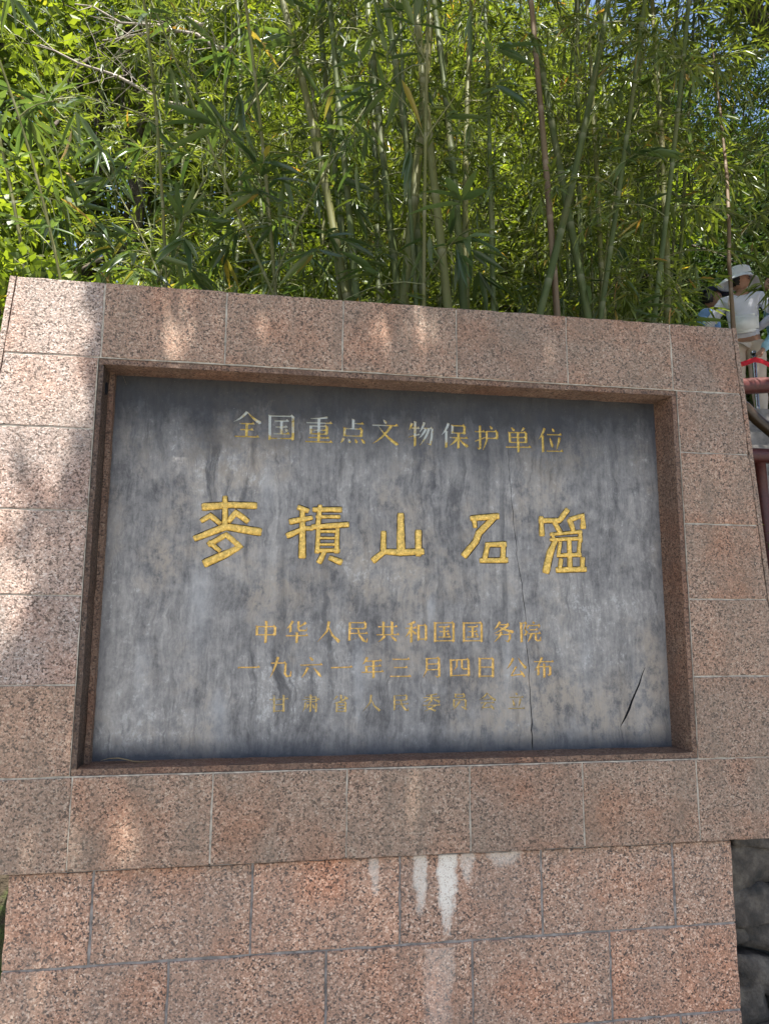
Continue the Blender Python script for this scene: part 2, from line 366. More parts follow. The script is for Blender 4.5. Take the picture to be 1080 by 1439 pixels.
mlink('back_wall', prism([(xl(ZL) + .002, ZL + .001), (xr(ZL) - .002, ZL + .001), (xr(ZT) - .002, ZT - .001), (xl(ZT) + .002, ZT - .001)], 0.1205, 0.40), M_frame)
# stone returns at both ends of the upper slab
for s, fx in ((-1, xl), (1, xr)):
    v = []
    for z_ in (ZL, ZT):
        x_ = fx(z_)
        for dx, y_ in ((0.002, 0.004), (0.018, 0.004), (0.018, 0.40), (0.002, 0.40)): v.append((x_ + s * dx, y_, z_))
    mlink('end_panel', mesh('end_panel', v, [(0, 1, 5, 4), (1, 2, 6, 5), (2, 3, 7, 6), (3, 0, 4, 7), (0, 3, 2, 1), (4, 5, 6, 7)]), M_left if s < 0 else M_frame)
# reveals round the recess (worn, slightly splayed strips)
PD = 0.100
def reveal(p, name='reveal_strip', mat=M_reveal, label=None):
    """p: 4 corners front (x,z) a,b and back c,d ; built as a thick sheet with rough surface"""
    bm = bmesh.new(); vs = [bm.verts.new(q) for q in p]
    for fs in ((0, 1, 2, 3), (7, 6, 5, 4), (0, 4, 5, 1), (1, 5, 6, 2), (2, 6, 7, 3), (3, 7, 4, 0)): bm.faces.new([vs[i] for i in fs])
    bmesh.ops.subdivide_edges(bm, edges=[q for q in bm.edges if q.calc_length() > 0.3], cuts=34)
    for q in bm.verts:
        n_ = noise.noise(q.co * 22) * 0.0022
        q.co += Vector((n_, 0, n_))
    o = mlink(name, from_bm(name, bm), mat)
    if label: o['label'] = label
def box8(x0, x1, y0, y1, z0, z1):
    return [(x0, y0, z0), (x1, y0, z0), (x1, y1, z0), (x0, y1, z0), (x0, y0, z1), (x1, y0, z1), (x1, y1, z1), (x0, y1, z1)]
reveal(box8(-0.934, 0.934, 0.005, PD + 0.012, ZI - 0.019, ZI - 0.002))                  # soffit
reveal(box8(-0.934, 0.934, 0.005, PD + 0.012, ZB + 0.002, ZB + 0.019))                  # sill
# left jamb: dark and narrow, with a second inner lip ; right jamb: splayed
v = box8(-0.935, -0.921, 0.005, PD + 0.012, ZB + 0.0195, ZI - 0.0195); reveal(v, mat=M_jamb, label='dark brown left jamb with a small black bolt hole')
v = box8(-0.9205, -0.905, 0.074, PD + 0.012, ZB + 0.0195, ZI - 0.0195); reveal(v)
v = box8(0.919, 0.935, 0.005, PD + 0.012, ZB + 0.0195, ZI - 0.0195)
v[3] = (0.905, PD + .012, v[3][2]); v[7] = (0.905, PD + .012, v[7][2]); reveal(v)
# bolt hole in the left jamb: flat black disc, its shade painted
bm = bmesh.new(); bmesh.ops.create_cone(bm, cap_ends=True, segments=14, radius1=0.013, radius2=0.013, depth=0.004)
bmesh.ops.scale(bm, verts=bm.verts, vec=(1.5, 0.8, 1)); bmesh.ops.rotate(bm, verts=bm.verts, cent=(0, 0, 0), matrix=Matrix.Rotation(R(90), 3, 'Y'))
bmesh.ops.translate(bm, verts=bm.verts, vec=(-0.919, 0.045, Z0 + 1.115)); mlink('bolt_hole', from_bm('bolt_hole', bm), M_hollow)

# ---- inscription strokes on a 100-unit square, y down
CH = {
'全': 'l 50 3 5 42;r 50 3 97 42;h 25 75 46;h 28 72 68;h 10 92 93;v 50 46 93',
'国': 'v 10 6 97;h 10 90 8;v 90 8 97;h 10 90 90;h 26 74 26;h 30 70 48;h 24 77 73;v 50 26 73;d 62 54 71 65',
'重': 'p 80 3 6 50 8 4 20 10 2;h 6 95 24;v 22 36 66;h 22 78 36;v 78 36 66;h 22 78 51;h 22 78 65;v 50 8 93;h 14 86 79;h 4 97 94',
'点': 'v 50 3 38;h 50 86 18;v 20 36 68;h 20 80 38;v 80 38 68;h 20 80 65;l 18 74 6 94;d 34 76 40 92;d 57 76 64 92;d 78 74 92 92',
'文': 'd 44 3 55 18;h 5 95 24;l 72 26 6 95;r 26 28 96 95',
'物': 'l 16 10 6 36;h 14 44 28;v 28 3 97;p 4 64 2 46 50 5;l 62 4 44 44;h 54 92 26;p 92 26 6 90 60 7 84 88 7 72 84 2;l 68 28 42 66;l 80 28 46 92',
'保': 'l 28 3 4 48;v 20 32 97;v 42 8 42;h 42 86 10;v 86 10 42;h 42 86 38;h 32 97 56;v 64 40 97;l 60 58 32 88;r 66 58 98 88',
'护': 'h 4 42 26;p 24 3 7 24 90 7 18 94 5 10 86 1;p 4 64 3 44 48 4;d 62 3 72 16;h 50 90 24;v 90 24 54;h 50 90 50;p 50 24 7 49 60 6 34 97 2',
'单': 'd 26 3 38 17;l 74 3 62 18;v 20 22 62;h 20 80 22;v 80 22 62;h 20 80 41;h 20 80 60;h 4 96 78;v 50 22 99',
'位': 'l 30 3 5 48;v 21 32 97;d 58 3 66 17;h 38 94 27;d 48 40 58 78;l 86 38 72 86;h 34 97 91',
'中': 'v 12 24 66;h 12 88 26;v 88 26 66;h 12 88 62;v 50 2 99',
'华': 'l 32 2 6 36;v 22 22 52;l 88 8 50 30;p 56 3 7 56 34 7 60 44 6 90 44 5 92 30 2;h 4 96 66;v 50 52 99',
'人': 'p 50 3 8 44 46 6 4 95 1;p 48 25 2 66 64 6 97 94 10',
'民': 'h 16 82 8;v 82 8 34;h 16 82 34;p 16 8 7 16 90 7 44 78 2;h 16 92 56;p 50 34 5 58 66 6 76 88 8 90 94 6 92 76 2',
'共': 'h 10 90 26;v 32 4 62;v 68 4 62;h 3 97 62;l 38 68 10 95;d 62 68 88 92',
'和': 'l 46 4 10 16;h 4 52 32;v 29 12 98;l 28 34 3 74;d 32 42 50 62;v 60 18 90;h 60 92 20;v 92 20 90;h 60 92 82',
'务': 'l 38 2 10 40;h 30 76 16;l 76 16 10 56;r 30 24 95 52;h 16 80 62;p 80 62 6 78 80 7 70 96 6 58 90 2;l 44 50 8 97',
'院': 'v 10 6 98;h 10 34 8;p 34 8 4 24 36 5;p 24 36 2 36 50 7 26 66 6 18 60 1;d 62 2 70 12;p 43 18 3 38 34 6;h 42 94 20;p 94 20 5 88 33 2;h 48 84 40;h 40 96 57;l 56 58 36 97;p 74 57 6 74 84 7 80 91 6 94 90 6 96 74 2',
'一': 'p 4 52 6 12 50 4 84 50 4 90 46 6 96 51 3',
'九': 'h 8 72 30;l 38 3 6 96;p 72 30 6 70 78 7 78 90 7 94 88 6 96 66 2',
'六': 'd 42 3 58 20;h 4 96 38;l 36 50 8 96;d 60 52 92 94',
'年': 'l 28 3 8 36;h 24 88 20;h 22 86 44;v 24 44 70;h 4 96 70;v 54 20 99',
'三': 'h 12 88 12;h 20 80 50;h 4 96 90',
'月': 'p 26 6 7 25 60 6 8 97 1;h 26 80 8;p 80 8 7 80 92 7 72 96 5 62 88 1;h 26 80 34;h 26 80 60',
'四': 'v 10 12 92;h 10 90 14;v 90 14 92;h 10 90 86;p 38 14 5 36 46 5 20 64 1;p 60 14 6 60 52 6 66 58 5 84 58 5',
'日': 'v 20 6 97;h 20 80 8;v 80 8 97;h 20 80 48;h 20 80 90',
'公': 'l 36 6 5 56;r 60 4 97 54;p 50 46 6 24 88 4;p 22 88 3 80 82 5;d 66 64 88 97',
'布': 'h 4 96 22;l 42 2 6 66;v 24 46 88;h 24 80 46;p 80 46 7 80 84 7 74 88 5 66 80 1;v 52 32 99',
'甘': 'h 3 97 26;v 26 4 97;v 74 4 97;h 26 74 56;h 26 74 90',
'肃': 'h 18 80 14;v 80 14 40;h 4 96 27;h 18 80 40;v 50 2 96;p 22 46 7 21 74 6 8 98 1;v 80 48 98;l 38 54 30 80;d 60 54 70 78',
'省': 'v 50 2 32;l 30 8 8 30;d 64 8 88 26;l 80 20 10 52;v 28 42 98;h 28 76 44;v 76 44 98;h 28 76 60;h 28 76 76;h 28 76 92',
'委': 'p 80 2 6 50 7 4 20 10 2;h 6 94 22;v 50 8 48;l 46 24 6 48;r 54 24 95 46;h 4 96 64;p 44 46 6 26 78 5 74 97 8;l 74 64 10 99',
'员': 'v 26 4 26;h 26 74 6;v 74 6 26;h 26 74 24;v 18 36 78;h 18 82 38;v 82 38 78;l 50 46 8 96;d 56 74 88 94',
'会': 'l 50 2 4 44;r 50 2 97 44;h 28 72 38;h 12 88 58;p 44 58 6 22 88 4;p 20 88 3 80 82 5;d 66 68 88 97',
'立': 'd 44 2 56 16;h 10 90 28;d 28 38 38 80;l 74 36 62 84;h 4 96 92',
}
def ribbon(pts):
    """outline of a polyline with widths: [(x, y, w), ...]"""
    L, Rr = [], []
    for i, (x, y, w_) in enumerate(pts):
        a = pts[max(0, i - 1)]; c = pts[min(len(pts) - 1, i + 1)]
        dx, dy = c[0] - a[0], c[1] - a[1]; l = math.hypot(dx, dy) or 1
        nx_, ny_ = -dy / l * w_ / 2, dx / l * w_ / 2
        L.append((x + nx_, y + ny_)); Rr.append((x - nx_, y - ny_))
    return L + Rr[::-1]
def bez(x0, y0, x1, y1, bx, by, w0, w1, w2, n=5):
    out = []
    for i in range(n + 1):
        t = i / n; x = (1 - t) ** 2 * x0 + 2 * t * (1 - t) * bx + t * t * x1; y = (1 - t) ** 2 * y0 + 2 * t * (1 - t) * by + t * t * y1
        out.append((x, y, (w0 * (1 - 2 * t) + w1 * 2 * t) if t < 0.5 else (w1 * (2 - 2 * t) + w2 * (2 * t - 1))))
    return out
def strokes(ch, T=1.0):
    res = []
    for s in CH[ch].split(';'):
        k, *a = s.split(); a = list(map(float, a))
        if k == 'h':
            x0, x1, y = a; y0 = y + (x1 - x0) * 0.012
            res.append([(x0, y0 - 2.3 * T), (x0 + 4, y0 - 1.6 * T), (x1 - 9, y - 1.8 * T), (x1 - 4, y - 6.5 * T), (x1 + 3, y + 1.5 * T), (x1 + 1, y + 2.2 * T), (x0, y0 + 2.2 * T)])
        elif k == 'v':
            x, y0, y1 = a; w_ = 3.9 * T
            res.append([(x - w_ - 1.5, y0 - 2), (x + w_ * .6, y0), (x + w_ + 1, y0 + 3), (x + w_, y0 + 8), (x + w_, y1 - 3), (x + w_ * .2, y1), (x - w_, y1 + 1), (x - w_, y0 + 5)])
        elif k == 'l':
            x0, y0, x1, y1 = a; dx, dy = x1 - x0, y1 - y0
            bx = x0 + dx * 0.38 + dy * 0.0; by = y0 + dy * 0.62
            res.append(ribbon(bez(x0, y0, x1, y1, bx, by, 8.5 * T, 6.5 * T, 1.6)))
        elif k == 'r':
            x0, y0, x1, y1 = a; dx, dy = x1 - x0, y1 - y0
            p = bez(x0, y0, x1 - dx * .06, y1 - dy * .02, x0 + dx * 0.4, y0 + dy * 0.62, 2.2, 6.5 * T, 11 * T)
            res.append(ribbon(p + [(x1 + 2, y1 - dy * 0.0, 1.5)]))
        elif k == 'd':
            x0, y0, x1, y1 = a
            res.append(ribbon([(x0, y0, 1.5), (x0 + (x1 - x0) * .35, y0 + (y1 - y0) * .3, 6 * T), (x0 + (x1 - x0) * .78, y0 + (y1 - y0) * .75, 9 * T), (x1, y1, 4)]))
        else:
            p = [(a[i], a[i + 1], a[i + 2] * 1.1 * T) for i in range(0, len(a), 3)]
            res.append(ribbon(p))
    return res

lines = [  # text, x positions and y positions (photo pixels) of the centres, half size in metres, material, stroke weight
 ('全国重点文物保护单位', [300 + q / 2.077 for q in (97, 198, 307, 407, 500, 605, 703, 797, 888, 982)], [560 + q / 2.077 for q in (76, 84, 91, 97, 98, 104, 109, 115, 120, 122)], 0.0465, M_silver, 1.15),
 ('中华人民共和国国务院', [310 + q / 2.204 for q in (140, 236, 334, 424, 517, 605, 692, 780, 874, 958)], [860 + q / 2.204 for q in (62,) * 10], 0.0375, M_gold_row, 1.35),
 ('一九六一年三月四日公布', [310 + q / 2.204 for q in (87, 185, 280, 375, 470, 557, 655, 740, 822, 915, 1000)], [860 + q / 2.204 for q in (172,) * 11], 0.0365, M_gold_row, 1.35),
 ('甘肃省人民委员会立', [310 + q / 2.204 for q in (180, 278, 372, 466, 557, 652, 740, 825, 915)], [860 + q / 2.204 for q in (284, 284, 284, 283, 282, 281, 279, 277, 276)], 0.0295, M_gold_last, 1.3)]
holes = []        # (outline in (x, z), owner key)
owners = []       # key -> dict
rc = random.Random(11)
for text, pxs, pys, hs, mat, T in lines:
    for ch, px, py in zip(text, pxs, pys):
        c = at(px, py, PD); key = len(owners); owners.append(dict(mat=mat, depth=0.0036, name='carved_character'))
        rot = rc.uniform(-0.02, 0.02); sx = rc.uniform(0.96, 1.03); yy = 0.92 if text[0] != '全' else 0.97
        for st in strokes(ch, T):
            o_ = [(c.x + ((x - 50) / 50 * sx + rot * (y - 50) / 50) * hs, c.z - ((y - 50) / 50 * yy - rot * (x - 50) / 50) * hs) for x, y in st]
            holes.append((o_, key))
# large title characters: strokes as polylines with widths, in crop pixels (3.6 x the photo)
BIG = [('麥', 260, '100 80 34 225 70 30 350 74 34;202 34 22 202 185 32;88 148 24 128 124 28 172 160 24;224 150 26 256 108 30 312 150 28;55 238 30 205 180 34 370 206 40;124 268 26 208 222 30 280 282 32 200 322 36 108 362 42;124 262 24 172 300 22'),
 ('積', 260, '578 84 26 616 98 24;594 92 26 592 140 26;538 154 28 636 136 24;594 162 30 592 326 34;524 224 28 600 190 24 640 188 24;655 94 24 782 94 26;682 78 24 672 175 24;668 130 16 778 130 18;648 182 26 818 170 30;674 196 22 668 306 22;770 196 22 766 306 24;674 204 15 768 204 15;674 238 13 766 238 13;674 270 13 766 270 13;664 302 22 774 300 22;704 308 22 680 356 26;736 340 24 782 358 32'),
 ('山', 540, '-4 212 24 -6 310 32;-52 348 34 0 306 30 80 312 34 188 306 34;82 124 36 84 302 44;172 210 34 172 318 34'),
 ('石', 540, '444 138 30 568 128 30;452 136 24 458 178 22;550 140 30 478 212 36 462 256 36 408 322 40;518 272 26 606 270 28;522 272 24 506 346 26;490 352 28 614 350 28;602 270 26 598 346 28'),
 ('窟', 540, '792 136 24 796 218 26;788 150 28 884 150 30 922 100 28;862 162 24 888 208 26;938 150 28 956 206 22;944 144 26 1002 122 26 1004 180 30;842 220 15 992 206 18;842 246 18 992 240 20;988 204 20 990 252 22;848 216 18 856 248 16;862 254 26 838 312 36 818 402 42;888 262 20 880 326 18;934 250 22 938 394 26;986 262 20 982 326 20;878 327 20 988 322 22;892 350 22 886 396 22;1002 344 24 1000 396 26;876 400 28 1012 396 28')]
big = []
for name, ox, s in BIG:
    key = len(owners); owners.append(dict(mat=M_hollow, depth=0.0030, name='character_recess')); pl = []  # recess floor blackened: shade round the strokes is painted in
    for st in s.split(';'):
        a = list(map(float, st.split()))
        pts = []
        for i in range(0, len(a), 3):
            p = at(ox + a[i] / 3.6, 690 + a[i + 1] / 3.6, PD); pts.append((p.x, p.z, a[i + 2] / 3.6 * 2.27e-3 * 1.04 * rc.uniform(.9, 1.08)))
        pl.append(pts)
        dx, dz = pts[1][0] - pts[0][0], pts[1][1] - pts[0][1]; l = math.hypot(dx, dz)
        q0 = (pts[0][0] - dx / l * pts[0][2] * .42, pts[0][1] - dz / l * pts[0][2] * .42, pts[0][2] * .8)
        dx, dz = pts[-1][0] - pts[-2][0], pts[-1][1] - pts[-2][1]; l = math.hypot(dx, dz)
        q1 = (pts[-1][0] + dx / l * pts[-1][2] * .42, pts[-1][1] + dz / l * pts[-1][2] * .42, pts[-1][2] * .8)
        out = ribbon([(x, z_, w_ + 0.0032) for x, z_, w_ in [q0] + pts + [q1]])
        holes.append((out, key))
    big.append((name, pl))
# cracks
def crack(pix, wd, depth=0.004):
    key = len(owners); owners.append(dict(mat=M_hollow, depth=depth, name='crack'))
    pts = []
    for i in range(len(pix) - 1):
        (x0, y0, w0), (x1, y1, w1) = pix[i], pix[i + 1]; n = max(1, int(math.hypot(x1 - x0, y1 - y0) / 9))
        for j in range(n):
            t = j / n; p = at(x0 + (x1 - x0) * t + rc.uniform(-.9, .9), y0 + (y1 - y0) * t, PD); pts.append((p.x, p.z, (w0 + (w1 - w0) * t) * wd * rc.uniform(.6, 1.3)))
    p = at(pix[-1][0], pix[-1][1], PD); pts.append((p.x, p.z, 0.0006)); holes.append((ribbon(pts), key))
crack([(713, 628, .5), (718, 700, .8), (726, 780, .9), (737, 850, 1.0), (741, 920, 1), (745, 980, 1.2), (748, 1054, 2.0)], 0.0019)
crack([(905, 938, .4), (897, 962, 1), (888, 985, 1.5), (878, 1008, 2.2), (871, 1022, 1.4)], 0.0040)
crack([(140, 1072, .7), (200, 1075, .8)], 0.002)
# plaque sheet with the strokes cut out
PX0, PX1, PZ0, PZ1 = -0.9215, 0.9215, ZB + 0.012, ZI - 0.012
V2 = [Vector((PX0, PZ0)), Vector((PX1, PZ0)), Vector((PX1, PZ1)), Vector((PX0, PZ1))]; E2 = [(0, 1), (1, 2), (2, 3), (3, 0)]
for o_, k in holes:
    s = len(V2); V2 += [Vector(p) for p in o_]; E2 += [(s + i, s + (i + 1) % len(o_)) for i in range(len(o_))]
ov, oe, of, _, _, _ = delaunay_2d_cdt(V2, E2, [], 0, 1e-6, False)
boxes = [(min(p[0] for p in o_), max(p[0] for p in o_), min(p[1] for p in o_), max(p[1] for p in o_)) for o_, k in holes]
def inside(x, y, poly):
    wn = 0
    for i in range(len(poly)):
        x0, y0 = poly[i - 1]; x1, y1 = poly[i]
        if y0 <= y < y1 and (x1 - x0) * (y - y0) - (x - x0) * (y1 - y0) > 0: wn += 1
        elif y1 <= y < y0 and (x1 - x0) * (y - y0) - (x - x0) * (y1 - y0) < 0: wn -= 1
    return wn != 0
panel_f = []; per = {}
for f_ in of:
    x = sum(ov[i].x for i in f_) / len(f_); y = sum(ov[i].y for i in f_) / len(f_); hit = None
    for (o_, k), bx in zip(holes, boxes):
        if bx[0] <= x <= bx[1] and bx[2] <= y <= bx[3] and inside(x, y, o_): hit = k; break
    if hit is None: panel_f.append(f_)
    else: per.setdefault(hit, []).append(f_)
pv = [(p.x, PD, p.y) for p in ov]
def orient(f_):      # face towards -y
    a, b_, c = (ov[i] for i in f_[:3]); cr = (b_ - a).cross(c - a)
    return list(f_) if cr > 0 else list(f_)[::-1]
used = sorted({i for f_ in panel_f for i in f_}); remap = {i: k for k, i in enumerate(used)}
plaque = mlink('inscription_plaque', mesh('plaque', [pv[i] for i in used], [[remap[i] for i in orient(f_)] for f_ in panel_f]), M_plaque)
plaque['label'] = 'dark blue grey slate plaque streaked with lime and black drips'
mlink('plaque_backing', prism([(PX0, PZ0), (PX1, PZ0), (PX1, PZ1), (PX0, PZ1)], PD + 0.006, PD + 0.02), M_plaque)
pe = set()
for f_ in panel_f:
    for i in range(len(f_)): pe.add(frozenset((f_[i], f_[(i + 1) % len(f_)])))
for key, fs in per.items():
    ow = owners[key]; D = ow['depth']; idx = {}; v = []; f = []
    def gv(i, y):
        if (i, y) not in idx: idx[(i, y)] = len(v); v.append((ov[i].x, PD + y, ov[i].y))
        return idx[(i, y)]
    for f_ in fs:
        g_ = orient(f_); f.append([gv(i, D) for i in g_])
        for i in range(len(g_)):
            a, c = g_[i], g_[(i + 1) % len(g_)]
            if frozenset((a, c)) in pe: f.append([gv(a, D), gv(a, 0), gv(c, 0), gv(c, D)])
    o = link(ow['name'], mesh(ow['name'], v, f), ow['mat'], plaque)
# raised rounded gold strokes of the title
for name, pl in big:
    v, f = [], []
    for pts in pl:
        dense = []
        for i in range(len(pts) - 1):
            a, c = pts[i], pts[i + 1]; n = max(2, int(math.hypot(c[0] - a[0], c[1] - a[1]) / 0.010))
            for j in range(n + (i == len(pts) - 2)):
                t = j / n; dense.append([a[q] + (c[q] - a[q]) * t for q in range(3)])
        # round ends
        def ext(p, q, s_): l = math.hypot(p[0] - q[0], p[1] - q[1]) or 1; return [p[0] + (p[0] - q[0]) / l * p[2] * s_, p[1] + (p[1] - q[1]) / l * p[2] * s_]
        e0a = ext(dense[0], dense[1], .30) + [dense[0][2] * .98]; e0b = ext(dense[0], dense[1], .42) + [dense[0][2] * .72]
        e1a = ext(dense[-1], dense[-2], .30) + [dense[-1][2] * 1.0]; e1b = ext(dense[-1], dense[-2], .42) + [dense[-1][2] * .75]
        path = [e0b, e0a] + dense + [e1a, e1b]; K = 7; base = len(v)
        for i, (x, z_, w_) in enumerate(path):
            a = path[max(0, i - 1)]; c = path[min(len(path) - 1, i + 1)]; dx, dz = c[0] - a[0], c[1] - a[1]; l = math.hypot(dx, dz) or 1
            nx_, nz_ = -dz / l, dx / l
            end = 0.45 if i in (0, len(path) - 1) else (0.85 if i in (1, len(path) - 2) else 1)
            for k in range(K):
                an = math.pi * k / (K - 1); jt = 1 + 0.20 * noise.noise(Vector((x * 70, z_ * 70, (k > 3) * 7.1)))
                off = math.cos(an) * w_ / 2 * jt; h = (min(1, math.sin(an) * 1.25) ** 0.75) * 0.0075 * end * (1 + 0.35 * noise.noise(Vector((x * 60, z_ * 60, k * .9))))
                v.append((x + nx_ * off, PD + 0.0028 - h, z_ + nz_ * off))
        n = len(path)
        for i in range(n - 1):
            for k in range(K - 1):
                q = base + i * K + k; f.append((q, q + 1, q + K + 1, q + K))
        f.append(tuple(base + k for k in range(K))[::-1]); f.append(tuple(base + (n - 1) * K + k for k in range(K)))
    bm = bmesh.new(); tm = mesh('t', v, f); bm.from_mesh(tm)
    link('title_character', from_bm('title_character', bm, True), M_gold, plaque)
# a dry leaf on the sill and a straw at the top corner
M_dry = flat('dry_leaf', (0.30, 0.22, 0.11), 0.8)
def blade(pts, wd, name, label, cat, mat):
    v, f = [], []
    for i, p in enumerate(pts):
        t = i / (len(pts) - 1); w_ = wd * math.sin(math.pi * (0.12 + 0.86 * t))
        v += [(p[0], p[1] - w_, p[2] + w_ * .3), (p[0], p[1], p[2]), (p[0], p[1] + w_, p[2] + w_ * .3)]
    for i in range(len(pts) - 1):
        for k in (0, 1): q = i * 3 + k; f.append((q, q + 1, q + 4, q + 3))
    return tag(link(name, mesh(name, v, f, True), mat), label, cat)
blade([(-0.875 + 0.024 * i, 0.075 - 0.002 * i, ZB + 0.026 + 0.006 * math.sin(i)) for i in range(7)], 0.006, 'dry_leaf', 'dry straw coloured leaf lying on the sill at the lower left of the plaque', 'leaf', M_dry)
blade([(-0.885 + 0.004 * i, 0.088, ZI - 0.022 - 0.009 * i) for i in range(5)], 0.003, 'dry_leaf', 'small dry leaf caught in the upper left corner of the recess', 'leaf', M_dry)
#__PART2__
# ------------------------------------------------------------------ vegetation materials
def leaf_mat(name, stops, trans=0.45, rough=0.42, tint=(1.35, 1.3, 0.5), spec=0.45):
    b = N(name); a = b.n('ShaderNodeAttribute', attribute_name='tone').outputs[2]
    oi = b.n('ShaderNodeObjectInfo').outputs['Random']
    a2 = b.math('ADD', a, b.math('MULTIPLY', b.math('SUBTRACT', oi, 0.5), 0.16), True)
    c = b.ramp(a2, stops)
    p = b.pbr(c, rough, None, spec)
    t = b.n('ShaderNodeBsdfTranslucent', {'Color': b.mix(1.0, c, tint, 'MULTIPLY')}).outputs[0]
    mx = b.n('ShaderNodeMixShader', {0: trans}); b.t.links.new(p, mx.inputs[1]); b.t.links.new(t, mx.inputs[2])
    return b.done(mx.outputs[0])
YEL = (0.42, 0.30, 0.06)
M_bleaf = leaf_mat('bamboo_leaf', [(0, (0.04, 0.06, 0.014)), (0.35, (0.095, 0.13, 0.028)), (0.7, (0.155, 0.195, 0.04)), (0.94, (0.22, 0.26, 0.06)), (0.97, YEL), (1, (0.34, 0.2, 0.06))], 0.45, 0.35, spec=0.6)
M_bleaf2 = leaf_mat('broad_bamboo_leaf', [(0, (0.04, 0.07, 0.028)), (0.5, (0.085, 0.125, 0.045)), (0.9, (0.15, 0.19, 0.06)), (0.95, YEL), (1, (0.4, 0.26, 0.08))], 0.38, 0.3, (1.3, 1.4, 0.6), 0.6)
M_tleaf = leaf_mat('tree_leaf', [(0, (0.05, 0.08, 0.014)), (0.5, (0.12, 0.165, 0.026)), (0.93, (0.22, 0.27, 0.042)), (1, (0.34, 0.28, 0.06))], 0.5, 0.45, (1.5, 1.45, 0.5))
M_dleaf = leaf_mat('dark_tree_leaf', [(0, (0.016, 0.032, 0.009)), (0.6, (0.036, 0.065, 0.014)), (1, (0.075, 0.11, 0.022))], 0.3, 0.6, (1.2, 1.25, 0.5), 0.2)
def culm_mat(name, c0, c1, ring):
    b = N(name); v = b.coord(); X, Y, Z = b.sep(v)
    n = b.noise(b.coord(scale=(30, 30, 2.5)), 1.0, 4); n2 = b.noise(v, 3, 3)
    c = b.ramp(n, [(0.3, c0), (0.7, c1)])
    # pale bloom ring below each node
    fr = b.math('FRACT', b.math('DIVIDE', Z, 0.27)); c = b.mix(b.ramp(fr, [(0.84, 0), (0.95, 0.55), (0.985, 0.7), (1.0, 0)]), c, ring)
    c = b.mix(b.ramp(n2, [(0.5, 0), (0.68, 0.4)]), c, (0.15, 0.12, 0.055))
    return b.done(b.pbr(c, 0.6, b.bump(n, 0.3, 0.004), 0.3))
M_culm = culm_mat('green_culm', (0.045, 0.062, 0.016), (0.085, 0.105, 0.028), (0.17, 0.175, 0.10))
M_culm_y = culm_mat('olive_culm', (0.085, 0.09, 0.024), (0.15, 0.145, 0.045), (0.21, 0.20, 0.12))
M_culm_b = culm_mat('dry_brown_culm', (0.10, 0.062, 0.034), (0.19, 0.13, 0.075), (0.24, 0.19, 0.13))
M_twig = flat('twig', (0.17, 0.17, 0.07), 0.7)
b = N('bark'); v = b.coord(scale=(1, 1, 0.3)); n = b.noise(v, 25, 6, 0.7)
M_bark = b.done(b.pbr(b.ramp(n, [(0.35, (0.045, 0.035, 0.026)), (0.65, (0.15, 0.12, 0.09))]), 0.9, b.bump(n, 0.9, 0.02)))

def leaf_arrays(P, D, Nn, L, W, rng, droop=0.12, fold=0.25, simple=False):
    """leaf blades: P base, D direction, Nn up normal, L length, W width -> verts, faces, tone"""
    n = len(P); S = np.cross(D, Nn); S /= (np.linalg.norm(S, axis=1, keepdims=True) + 1e-9); Nn = np.cross(S, D)
    L = L[:, None]; W = W[:, None]
    def st(t, k, s, dr): return P + D * L * t + S * W * 0.5 * k * s - Nn * L * dr + Nn * W * fold * abs(s)
    if simple:
        V = np.stack([P, st(.42, 1, -1, droop * .3), st(.45, 1, 0, droop * .3), st(.42, 1, 1, droop * .3), st(1, 0, 0, droop)], 1)
        T = np.array([[0, 1, 2], [0, 2, 3], [1, 4, 2], [2, 4, 3]])
    else:
        V = np.stack([P, st(.25, .95, -1, droop * .1), st(.28, 1, 0, droop * .1), st(.25, .95, 1, droop * .1),
                      st(.65, .72, -1, droop * .45), st(.66, 1, 0, droop * .45), st(.65, .72, 1, droop * .45), st(1, 0, 0, droop)], 1)
        T = np.array([[0, 1, 2], [0, 2, 3], [1, 4, 5], [1, 5, 2], [2, 5, 6], [2, 6, 3], [4, 7, 5], [5, 7, 6]])
    k = V.shape[1]; F = (np.arange(n)[:, None, None] * k + T[None]).reshape(-1, 3)
    tone = np.repeat(np.clip(rng.beta(2.2, 2.2, n), 0, 0.93) + (rng.random(n) < 0.025) * 0.5, k).clip(0, 1)
    return V.reshape(-1, 3), F, tone
def fast_mesh(name, V, F, tone=None):
    me = bpy.data.meshes.new(name); nv, nf = len(V), len(F)
    me.vertices.add(nv); me.vertices.foreach_set('co', np.asarray(V, np.float32).ravel())
    me.loops.add(nf * 3); me.loops.foreach_set('vertex_index', np.asarray(F, np.int32).ravel())
    me.polygons.add(nf); me.polygons.foreach_set('loop_start', np.arange(0, nf * 3, 3, dtype=np.int32))
    try: me.polygons.foreach_set('loop_total', np.full(nf, 3, np.int32))
    except Exception: pass
    me.update(calc_edges=True)
    me.polygons.foreach_set('use_smooth', np.ones(nf, bool))
    if tone is not None:
        at_ = me.attributes.new('tone', 'FLOAT', 'POINT'); at_.data.foreach_set('value', np.asarray(tone, np.float32))
    return me
